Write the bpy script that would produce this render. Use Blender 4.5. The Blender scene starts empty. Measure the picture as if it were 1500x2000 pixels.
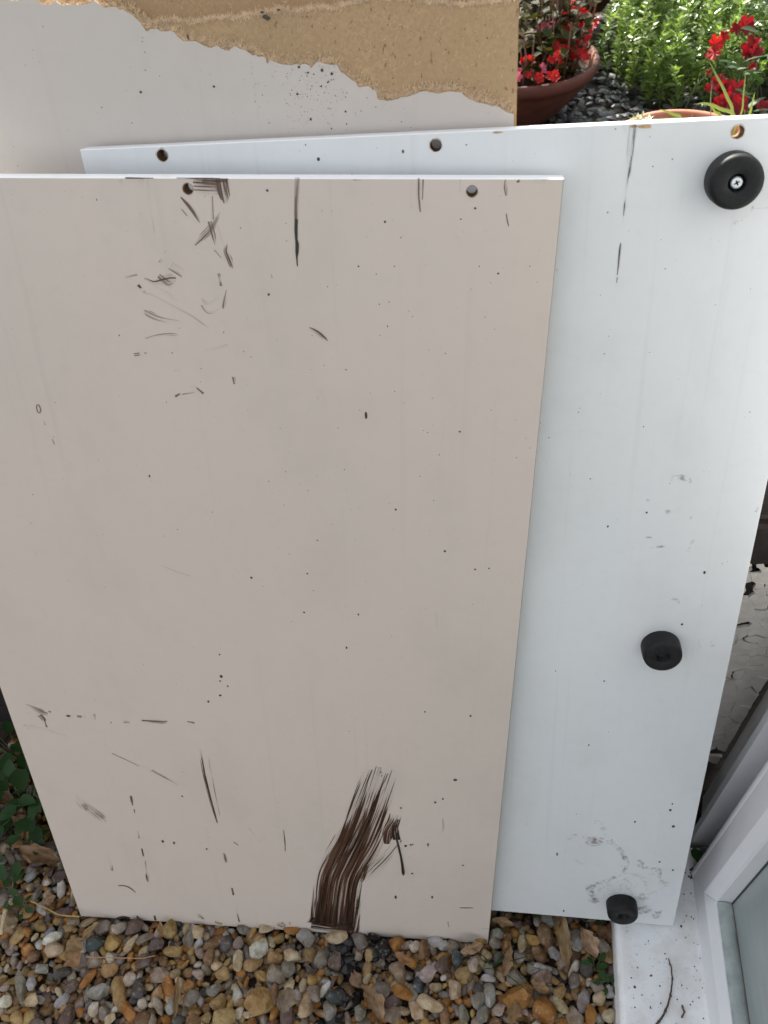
import bpy, bmesh, math, random
from mathutils import Vector, Matrix, Quaternion, noise as mnoise
R_ = math.radians
S = bpy.context.scene
COL = S.collection
rng = random.Random(11)

# ------------------------------------------------------------------ camera, sky, sun, exposure
CAMROWS = [[0.990688, 0.129397, -0.042354], [0.067936, -0.739385, -0.669846], [-0.117992, 0.660731, -0.741291]]
EYE = Vector((0, 0, 1.2848))
cam_data = bpy.data.cameras.new('camera')
cam = bpy.data.objects.new('camera', cam_data); COL.objects.link(cam)
rx, ry, rz = (Vector(r) for r in CAMROWS)          # image right, image down, forward
m = Matrix((rx, -ry, -rz)).transposed().to_4x4(); m.translation = EYE
cam.matrix_world = m
cam_data.sensor_fit = 'VERTICAL'; cam_data.sensor_height = 36; cam_data.sensor_width = 27
cam_data.lens = 28.8; cam_data.clip_start = 0.02; cam_data.clip_end = 300
cam_data.dof.use_dof = True; cam_data.dof.focus_distance = 0.95; cam_data.dof.aperture_fstop = 13
S.camera = cam

SUN = Vector((-0.27, 0.735, 0.622)).normalized()
world = bpy.data.worlds.new('World'); S.world = world; world.use_nodes = True
wn = world.node_tree; wn.nodes.clear()
wo = wn.nodes.new('ShaderNodeOutputWorld'); wb = wn.nodes.new('ShaderNodeBackground')
sky = wn.nodes.new('ShaderNodeTexSky'); sky.sky_type = 'NISHITA'; sky.sun_disc = False
sky.sun_elevation = math.asin(SUN.z); sky.sun_rotation = math.atan2(SUN.x, SUN.y) % (2*math.pi)
sky.air_density = 1.0; sky.dust_density = 3.0; sky.ozone_density = 1.0
hs = wn.nodes.new('ShaderNodeHueSaturation'); hs.inputs['Saturation'].default_value = 0.30
wb.inputs['Strength'].default_value = 0.15
wn.links.new(sky.outputs[0], hs.inputs['Color']); wn.links.new(hs.outputs[0], wb.inputs['Color'])
wn.links.new(wb.outputs[0], wo.inputs['Surface'])
sd = bpy.data.lights.new('sun', 'SUN'); sd.energy = 4.2; sd.angle = R_(0.53); sd.color = (1.0, .95, .86)
sun = bpy.data.objects.new('sun', sd); COL.objects.link(sun)
sun.rotation_euler = SUN.to_track_quat('Z', 'Y').to_euler()
S.view_settings.view_transform = 'Standard'; S.view_settings.look = 'None'
S.view_settings.gamma = 1; S.view_settings.use_curve_mapping = False
S.view_settings.exposure = 1.27
S.render.engine = 'CYCLES'
S.cycles.use_denoising = True
S.cycles.max_bounces = 8; S.cycles.transparent_max_bounces = 16

FRONT_MARKS=[[[376.3,14.1,70.1,379.9,29.6,65.9,389.5,120.9,57.7,402.4,167.4,59.1,419.5,212.2,58.8,435.5,270.0,41.7,445.9,314.7,40.3,455.9,357.3,38.1],[1.2,1.08,0.97,0.94,0.9,0.76,0.44,0.15],0,1],[[378.9,22.0,61.7,391.7,121.1,49.5,405.9,167.7,44.1,422.4,217.7,35.7,435.3,260.0,30.0,439.6,280.3,26.3],[0.9,0.56,0.44,0.42,0.4,0.1],2,0.75],[[373.8,101.8,25.3,393.7,172.0,28.8,413.6,237.7,30.4,429.6,298.9,33.2,445.2,351.9,32.4],[0.3,0.42,0.4,0.4,0.2],0,0.9],[[456.5,212.5,6.7,458.7,236.7,14.9,465.4,257.6,16.6,468.7,272.9,13.3],[0.8,0.8,0.75,0.2],0,1],[[469.9,222.2,11.1,467.9,242.6,9.2,470.6,263.1,7.8],[1,0.95,0.5],2,1],[[467.8,213.6,8.0,452.8,183.3,20.2,435.2,154.0,22.3,422.8,127.8,11.8],[0.2,0.42,0.42,0.2],0,0.9],[[429.2,164.5,8.4,424.6,141.7,8.5,421.4,127.7,4.3],[0.7,0.8,0.4],0,1],[[421.5,130.0,4.2,415.3,82.6,5.7,409.5,33.0,5.8],[0.4,0.4,0.4],0,0.9],[[340.5,25.1,3.8,370.1,24.7,3.8,399.8,29.4,3.8],[0.5,0.8,0.6],0,1],[[346.0,18.2,18.0,377.0,14.1,15.4,406.9,20.1,17.7],[0.75,0.8,0.85],2,1],[[310.2,1022.5,10.1,319.3,1022.2,13.3,330.7,1021.4,12.5],[0.35,0.6,0.62],1,0.95],[[333.2,1027.9,12.5,333.8,1019.1,11.0,335.1,1009.5,3.4],[0.7,0.66,0.4],1,1],[[317.8,1026.7,3.1,338.3,1026.4,3.1],[0.6,0.7],0,1],[[324.1,1014.9,1.7,322.4,997.1,2.5],[0.6,0.55],1,0.9],[[298.6,1014.0,1.3,304.7,1006.6,3.1,311.9,994.7,1.3],[0.7,0.85,0.4],1,1],[[298.1,1005.0,0.9,302.0,999.8,1.3],[0.7,0.6],0,1],[[304.8,976.7,1.6,312.1,982.9,4.7,320.2,990.3,5.1,326.3,998.4,3.9,329.8,1003.1,0.8],[0.5,0.62,0.66,0.6,0.3],1,1],[[319.6,995.5,3.5,321.4,986.3,3.9,322.4,976.9,1.3],[0.6,0.7,0.6],1,1],[[325.6,992.4,1.3,328.0,984.3,1.3,329.5,975.3,0.9],[0.4,0.4,0.3],1,0.7],[[332.4,978.2,1.3,330.4,972.0,3.9,332.3,965.7,6.3,333.8,960.3,3.6,334.8,956.9,0.9],[0.4,0.68,0.72,0.62,0.3],1,1],[[321.1,972.7,1.4,326.3,966.1,1.4],[0.6,0.6],0,1],[[393.6,1029.2,4.0,391.8,1008.6,3.7,391.0,996.8,3.3],[0.62,0.78,0.9],1,1],[[391.0,997.6,3.3,390.0,988.8,2.9,389.9,981.5,2.1,390.1,978.3,3.0,389.7,972.5,3.0,389.3,966.3,1.3,389.3,960.0,0.9],[0.85,1,1,1,1,1,1],2,1],[[257.8,948.8,1.4,265.1,944.9,4.1,274.3,946.8,8.5,281.1,948.2,9.5,285.1,948.2,4.4],[0.4,0.5,0.62,0.68,0.5],1,1],[[270.5,951.1,4.7,276.3,945.9,5.7,280.8,943.4,3.8],[0.6,0.66,0.5],1,1],[[255.5,937.8,3.4,256.9,936.1,2.4,263.3,933.9,1.9,275.7,927.0,1.9,292.4,918.2,1.7,302.6,910.7,1.5,307.9,906.2,1.0],[0.8,0.7,0.6,0.6,0.6,0.5,0.4],1,0.85],[[264.5,941.4,2.8,276.9,935.0,3.8,284.8,928.5,1.9],[0.2,0.34,0.3],1,0.8],[[251.4,943.0,2.9,253.7,940.4,2.4],[0.9,0.7],0,1],[[241.0,949.4,2.5,252.1,951.7,1.7],[0.5,0.6],1,0.9],[[280.3,957.6,1.9,286.4,953.8,2.8,290.7,950.4,1.9],[0.6,0.62,0.4],1,0.9],[[273.5,963.9,3.3,275.7,961.4,2.8],[0.6,0.3],1,0.8],[[283.1,961.0,4.6,293.0,953.9,6.5],[0.3,0.2],1,0.5],[[252.5,920.4,2.0,259.5,915.9,8.8,268.1,912.9,4.8,282.2,910.3,3.8],[0.5,0.42,0.3,0.1],1,0.6],[[305.5,932.3,1.9,308.0,927.9,2.8,312.5,928.4,2.1,320.2,933.4,1.2],[0.6,0.55,0.5,0.4],1,0.85],[[322.6,923.6,2.2,324.2,929.0,3.5,327.6,939.6,1.7],[0.7,0.6,0.3],1,0.8],[[304.7,926.5,2.9,309.7,919.8,2.3,320.9,924.0,1.3],[0.4,0.5,0.4],1,0.7],[[249.6,895.4,1.4,262.1,898.5,1.8,273.8,899.6,2.4,280.5,898.8,1.4],[0.4,0.62,0.62,0.4],1,0.9],[[236.7,880.0,2.8,242.1,881.1,2.8],[0.7,0.7],1,1],[[246.4,881.6,1.4,248.8,882.1,0.9],[0.7,0.7],1,1],[[300.7,885.5,1.4,313.5,888.1,2.3,323.0,891.1,2.3],[0.3,0.5,0.7],1,0.8],[[395.6,907.6,1.4,402.9,903.1,4.7,407.2,899.5,4.2,411.4,895.5,1.4],[0.4,0.66,0.7,0.4],1,1],[[322.6,953.4,1.8,322.9,948.6,1.3,323.1,943.0,1.8],[0.7,0.5,0.9],0,1],[[268.2,840.7,2.8,273.4,843.8,2.3],[0.8,0.6],1,1],[[275.2,842.8,1.0,286.9,845.1,1.5],[0.6,0.6],1,0.9],[[289.5,849.7,2.1,295.4,844.3,2.7],[0.6,0.8],1,0.9],[[283.1,851.6,1.6,289.5,850.2,2.1],[0.5,0.4],1,0.6],[[324.7,860.9,3.4,325.3,854.0,2.4],[0.7,0.6],1,0.8],[[271.0,865.6,1.9,276.8,867.2,1.9],[0.5,0.4],1,0.6],[[135.7,829.3,1.2,136.9,828.3,1.1,137.4,824.1,1.0,135.6,820.9,0.9,133.9,821.9,1.1,133.9,826.1,1.0,135.2,829.3,1.0],[0.9,0.9,0.9,0.9,0.9,0.9,0.9],0,0.8],[[137.5,814.1,1.1,138.1,808.2,2.2],[0.4,0.6],1,0.6],[[141.2,793.7,1.1,141.9,787.7,1.7],[0.5,0.5],1,0.6],[[488.5,1028.7,2.4,488.6,1016.7,2.8,490.0,1003.6,1.6],[0.7,0.6,0.7],1,1],[[483.7,1028.0,3.2,483.0,1017.4,2.8,483.1,1006.3,2.4],[0.25,0.3,0.4],1,0.7],[[492.0,1028.0,2.0,491.8,1018.6,2.0,491.5,1012.9,1.2],[0.5,0.45,0.4],1,0.9],[[520.9,1028.1,1.6,521.2,1018.3,2.4],[0.5,0.5],1,0.4],[[555.8,1028.2,1.6,555.7,1022.6,3.1,557.0,1016.2,1.6],[0.5,0.66,0.8],1,1],[[557.9,1002.8,0.8,559.0,997.8,1.0,560.5,993.1,0.8],[0.8,0.9,0.8],0,0.8],[[268.2,1027.8,6.9,268.6,1022.8,2.6],[0.5,0.3],1,0.8],[[273.2,1027.4,1.7,272.7,1011.9,2.1,272.2,996.0,2.2,272.2,985.9,1.8],[0.5,0.3,0.3,0.1],1,0.5],[[251.8,1026.6,3.1,252.6,1022.0,1.3],[0.5,0.3],1,0.7],[[576.1,1026.7,3.0,586.3,1026.4,3.0],[0.3,0.35],1,0.8],[[564.8,1027.4,3.7,566.1,1026.0,1.5],[0.8,0.6],1,1],[[255.8,1028.3,1.0,278.7,1028.2,1.0],[0.85,0.6],0,1],[[297.4,1028.2,1.0,320.0,1028.1,1.0,338.9,1027.9,1.1],[0.7,0.9,0.8],0,1],[[437.8,1027.5,1.1,443.8,1027.1,1.1],[0.8,0.6],0,1],[[25.1,435.8,3.7,33.3,430.4,7.4,41.1,423.2,11.2,49.5,421.2,3.7],[0.2,0.5,0.62,0.5],1,0.7],[[38.7,418.7,8.8,41.6,412.0,5.8,41.9,405.1,3.1,42.1,398.1,3.9],[0.6,0.8,0.4,0.8],1,0.9],[[51.4,426.5,3.7,54.0,424.1,3.7],[0.6,0.6],1,0.9],[[15.8,396.2,8.2,19.6,398.2,5.6,31.2,395.5,5.7,46.4,391.3,4.8,70.2,382.3,1.9,91.0,373.0,1.0],[0.6,0.5,0.45,0.35,0.3,0.2],1,0.45],[[72.0,419.3,2.7,76.5,419.6,2.7],[1,1],0,1],[[85.3,419.4,4.5,90.9,418.9,4.5],[0.7,0.6],1,1],[[106.8,425.1,3.3,105.5,415.6,3.3],[0.7,0.4],1,0.8],[[93.7,419.9,3.7,96.7,419.3,3.7],[0.4,0.4],1,0.6],[[141.3,414.6,5.3,149.0,415.1,4.4],[0.5,0.4],1,0.8],[[164.6,417.9,2.7,178.9,417.2,4.4,191.4,417.2,5.2,196.1,419.3,1.6],[0.9,0.7,0.6,0.7],1,0.95],[[220.5,420.1,1.8,229.1,419.0,3.5],[0.8,0.6],1,0.9],[[116.5,357.6,1.5,131.7,347.7,1.8,147.4,336.8,1.5],[0.9,0.9,0.9],1,0.55],[[162.1,330.5,3.9,176.1,319.3,2.5,192.6,306.2,1.0],[0.6,0.9,0.8],1,0.8],[[229.4,374.3,2.1,229.2,353.4,4.2,229.6,311.2,3.6,232.0,267.2,3.1,234.8,234.9,2.0],[0.2,0.5,0.6,0.6,0.8],1,1],[[229.8,358.0,1.4,230.2,316.0,2.2,232.4,270.3,2.3,234.5,237.9,1.6],[0.6,0.8,0.85,0.8],0,1],[[239.1,366.0,2.1,239.0,349.5,3.4,238.2,311.9,2.1,239.5,250.7,1.5],[0.3,0.5,0.5,0.4],1,0.6],[[53.6,275.1,4.7,58.0,257.3,16.0,66.7,245.8,14.8,76.0,233.1,16.9,82.2,222.2,3.1],[0.2,0.42,0.36,0.42,0.1],1,0.8],[[58.0,257.3,6.9,62.5,245.4,5.0],[0.5,0.5],1,0.9],[[70.4,239.9,6.5,81.0,230.5,6.6],[0.4,0.5],1,0.9],[[126.6,279.2,3.7,126.0,268.2,4.5,125.2,260.0,2.2],[0.7,0.7,0.5],1,1],[[126.0,253.0,1.5,125.3,244.7,1.5],[0.7,0.5],0,1],[[123.2,209.0,1.6,122.5,192.8,2.4],[0.6,0.8],0,1],[[122.3,170.9,2.0,121.5,154.2,2.0],[1,0.9],0,1],[[122.2,145.2,2.0,120.5,122.2,2.4,119.6,108.1,4.9,119.1,96.3,2.5],[0.45,0.5,0.9,0.7],0,1],[[72.0,184.8,2.5,71.5,149.3,3.5,71.7,131.1,5.1,70.5,117.1,4.1],[0.1,0.25,0.4,0.6],1,0.6],[[72.9,83.1,1.9,83.3,83.0,2.5,90.6,77.7,2.5,95.7,68.6,1.8],[0.9,0.9,0.9,0.9],0,0.75],[[235.7,171.9,2.4,236.5,160.9,4.1,236.9,152.0,2.4],[0.7,0.8,0.7],0,1],[[238.4,94.5,2.5,238.7,77.9,2.5],[0.9,0.9],0,1],[[239.2,48.7,1.7,239.6,23.7,2.2,240.7,13.7,2.3],[0.3,0.5,0.8],0,1],[[251.8,197.4,2.1,258.0,190.4,2.1],[0.8,0.7],1,0.8],[[275.8,229.2,1.9,282.6,215.2,1.4],[0.7,0.5],1,0.4],[[556.6,82.6,2.4,566.4,83.7,2.6,574.8,84.6,1.8],[0.9,0.9,0.8],1,0.9],[[588.4,38.7,2.5,599.2,37.5,2.5],[0.5,0.6],1,0.5],[[541.4,48.1,1.5,542.5,35.9,1.5],[0.7,0.7],1,0.8],[[299.9,19.2,8.0,303.1,13.2,11.7,307.1,16.2,4.7],[0.7,0.6,0.8],1,0.9],[[315.0,22.2,2.3,314.5,14.5,2.3],[0.7,0.7],1,0.9],[[178.3,28.2,4.8,182.6,21.1,10.9,187.0,14.0,6.1],[0.2,0.5,0.6],1,0.7],[[114.7,14.7,2.7,114.3,3.1,3.6],[0.9,0.9],0,1],[[56.2,-2.2,8.8,66.4,2.8,11.9,75.4,1.3,10.9],[0.8,0.9,0.8],2,1],[[88.1,11.7,2.4,88.7,-2.4,2.9],[0.9,0.9],2,1],[[222.4,650.0,1.4,230.0,646.4,2.1,240.2,641.6,2.1,254.3,636.9,1.4],[0.3,0.5,0.5,0.3],1,0.35],[[512.2,601.5,1.1,513.3,577.3,1.1],[0.5,0.4],1,0.3],[[321.2,229.2,1.4,321.7,208.2,1.8,320.6,184.5,1.4],[0.5,0.8,0.5],0,0.9],[[528.2,270.3,1.3,529.2,256.3,1.9,528.9,244.1,1.3],[0.4,0.7,0.5],1,0.6],[[474.5,217.4,1.4,475.8,222.7,1.4],[1,1],2,1]]
DRIP=[[469.9,222.2,2.9,472.5,206.6,3.3,475.2,188.7,3.2,477.2,169.3,3.9,478.3,155.0,5.0,478.6,149.5,2.8],[1.0,1.0,1.0,1.0,1.0,1.0],2,1]
WHITE_MARKS=[[[448.2,1010.5,8.4,448.1,999.1,7.0,448.0,988.2,5.5,448.1,978.9,3.5],[0.38,0.4,0.38,0.3],1,0.7],[[450.1,1010.4,3.1,449.9,1000.8,3.1,449.5,988.5,2.3],[0.6,0.6,0.5],1,0.9],[[449.2,988.5,1.2,448.7,977.0,2.8,448.0,971.4,2.0,447.6,963.0,1.2],[0.55,0.66,0.5,0.3],0,1],[[447.7,958.0,1.2,447.9,951.4,2.4,447.8,943.6,1.2],[0.3,0.7,0.4],0,1],[[441.1,1010.1,2.9,443.0,1005.4,1.5],[0.5,0.3],1,0.8],[[447.3,922.7,1.2,447.1,916.2,2.1,446.9,903.7,1.3,446.7,896.5,0.8],[0.5,0.7,0.9,0.9],0,1],[[446.9,894.4,1.3,446.5,889.7,0.9],[0.9,0.9],0,1]]
WHITE_GRIME=[[[446.8,166.9,2.7,454.0,176.0,4.0,467.1,173.4,4.0,480.1,170.8,9.1,490.4,171.0,6.1,500.8,168.1,5.8,509.9,159.9,4.5,517.2,149.4,4.8,522.9,136.5,5.0,525.3,124.1,3.9,522.6,110.8,3.4,515.1,99.0,4.0,503.3,89.7,4.2,493.3,81.7,4.2,480.7,69.9,8.3],[0.3,0.4,0.35,0.6,0.5,0.45,0.5,0.6,0.62,0.5,0.45,0.4,0.45,0.5,0.66],3,0.55],[[476.9,170.4,10.9,480.4,166.7,12.3,487.1,171.6,9.7],[0.7,0.7,0.6],4,0.6],[[480.6,71.0,6.8,486.0,52.5,5.5,489.3,43.7,11.4,492.2,51.0,5.2],[0.7,0.5,0.7,0.4],3,0.6],[[480.4,74.4,13.1,497.7,67.7,24.5,514.5,67.8,33.1,536.3,84.2,43.8,554.6,78.9,33.0,568.3,91.8,20.5],[0.3,0.34,0.3,0.28,0.3,0.2],3,0.35],[[537.7,136.2,6.0,543.0,128.4,8.3,552.2,121.1,5.1,565.3,118.5,8.1,568.0,112.4,4.0,569.4,99.6,3.0,575.2,93.8,9.3,579.8,87.8,5.4],[0.5,0.6,0.4,0.6,0.55,0.4,0.6,0.4],3,0.6],[[548.7,52.1,15.9,552.4,61.7,11.9,554.3,68.8,4.9],[0.5,0.55,0.3],3,0.5],[[549.0,22.1,5.9,554.7,32.3,12.8,559.4,32.9,10.1,568.7,27.3,6.6,575.2,23.6,15.6,579.4,21.9,6.8],[0.5,0.6,0.55,0.45,0.66,0.4],3,0.7],[[544.1,37.7,16.0,552.3,36.5,22.8],[0.35,0.3],3,0.4],[[477.6,205.7,5.8,485.3,203.6,4.3,491.4,190.3,5.2,489.8,178.0,3.4],[0.4,0.5,0.45,0.3],3,0.45],[[455.6,128.1,4.1,461.0,125.6,5.2,470.5,121.4,4.2],[0.4,0.5,0.3],3,0.4],[[507.2,714.2,0.9,512.7,707.1,1.4,515.7,705.0,3.2,521.3,705.1,3.8,527.6,702.9,4.1,531.2,699.7,2.5],[0.3,0.5,0.6,0.66,0.66,0.5],3,0.6],[[512.1,700.5,4.3,514.0,700.0,3.3],[0.7,0.5],3,0.7],[[492.8,679.3,2.9,495.1,679.9,2.3],[0.7,0.5],3,0.7],[[511.2,672.2,2.4,514.2,666.5,3.0,517.1,665.9,2.3],[0.5,0.6,0.5],3,0.6],[[521.3,670.7,3.5,524.4,672.5,2.3],[0.5,0.6],3,0.5],[[534.8,661.7,4.1,537.0,662.3,3.0],[0.5,0.5],3,0.5],[[496.2,637.0,1.2,502.1,637.1,1.2],[0.7,0.7],3,0.5],[[502.0,624.3,1.2,509.2,625.8,1.9,516.4,626.6,1.2],[0.5,0.7,0.5],3,0.6],[[539.1,620.5,3.2,540.6,627.9,2.6,541.9,636.4,1.5],[0.5,0.5,0.3],3,0.4],[[528.1,560.2,1.3,532.0,561.6,2.0,536.2,560.5,1.8,537.7,556.6,1.5],[0.5,0.6,0.6,0.7],3,0.4],[[545.3,948.2,0.8,544.4,944.4,1.3,541.6,940.6,1.7,537.2,936.9,2.1,534.0,935.0,3.0,531.2,933.1,1.7],[0.5,0.5,0.5,0.6,0.66,0.4],3,0.5],[[545.3,945.9,0.8,556.6,946.3,0.8],[0.5,0.6],3,0.3],[[593.2,671.0,3.9,595.6,670.5,3.4],[0.7,0.7],3,0.6],[[558.8,508.3,5.1,570.2,500.5,5.6,582.4,506.1,5.6],[0.25,0.3,0.2],3,0.3]]
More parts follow.
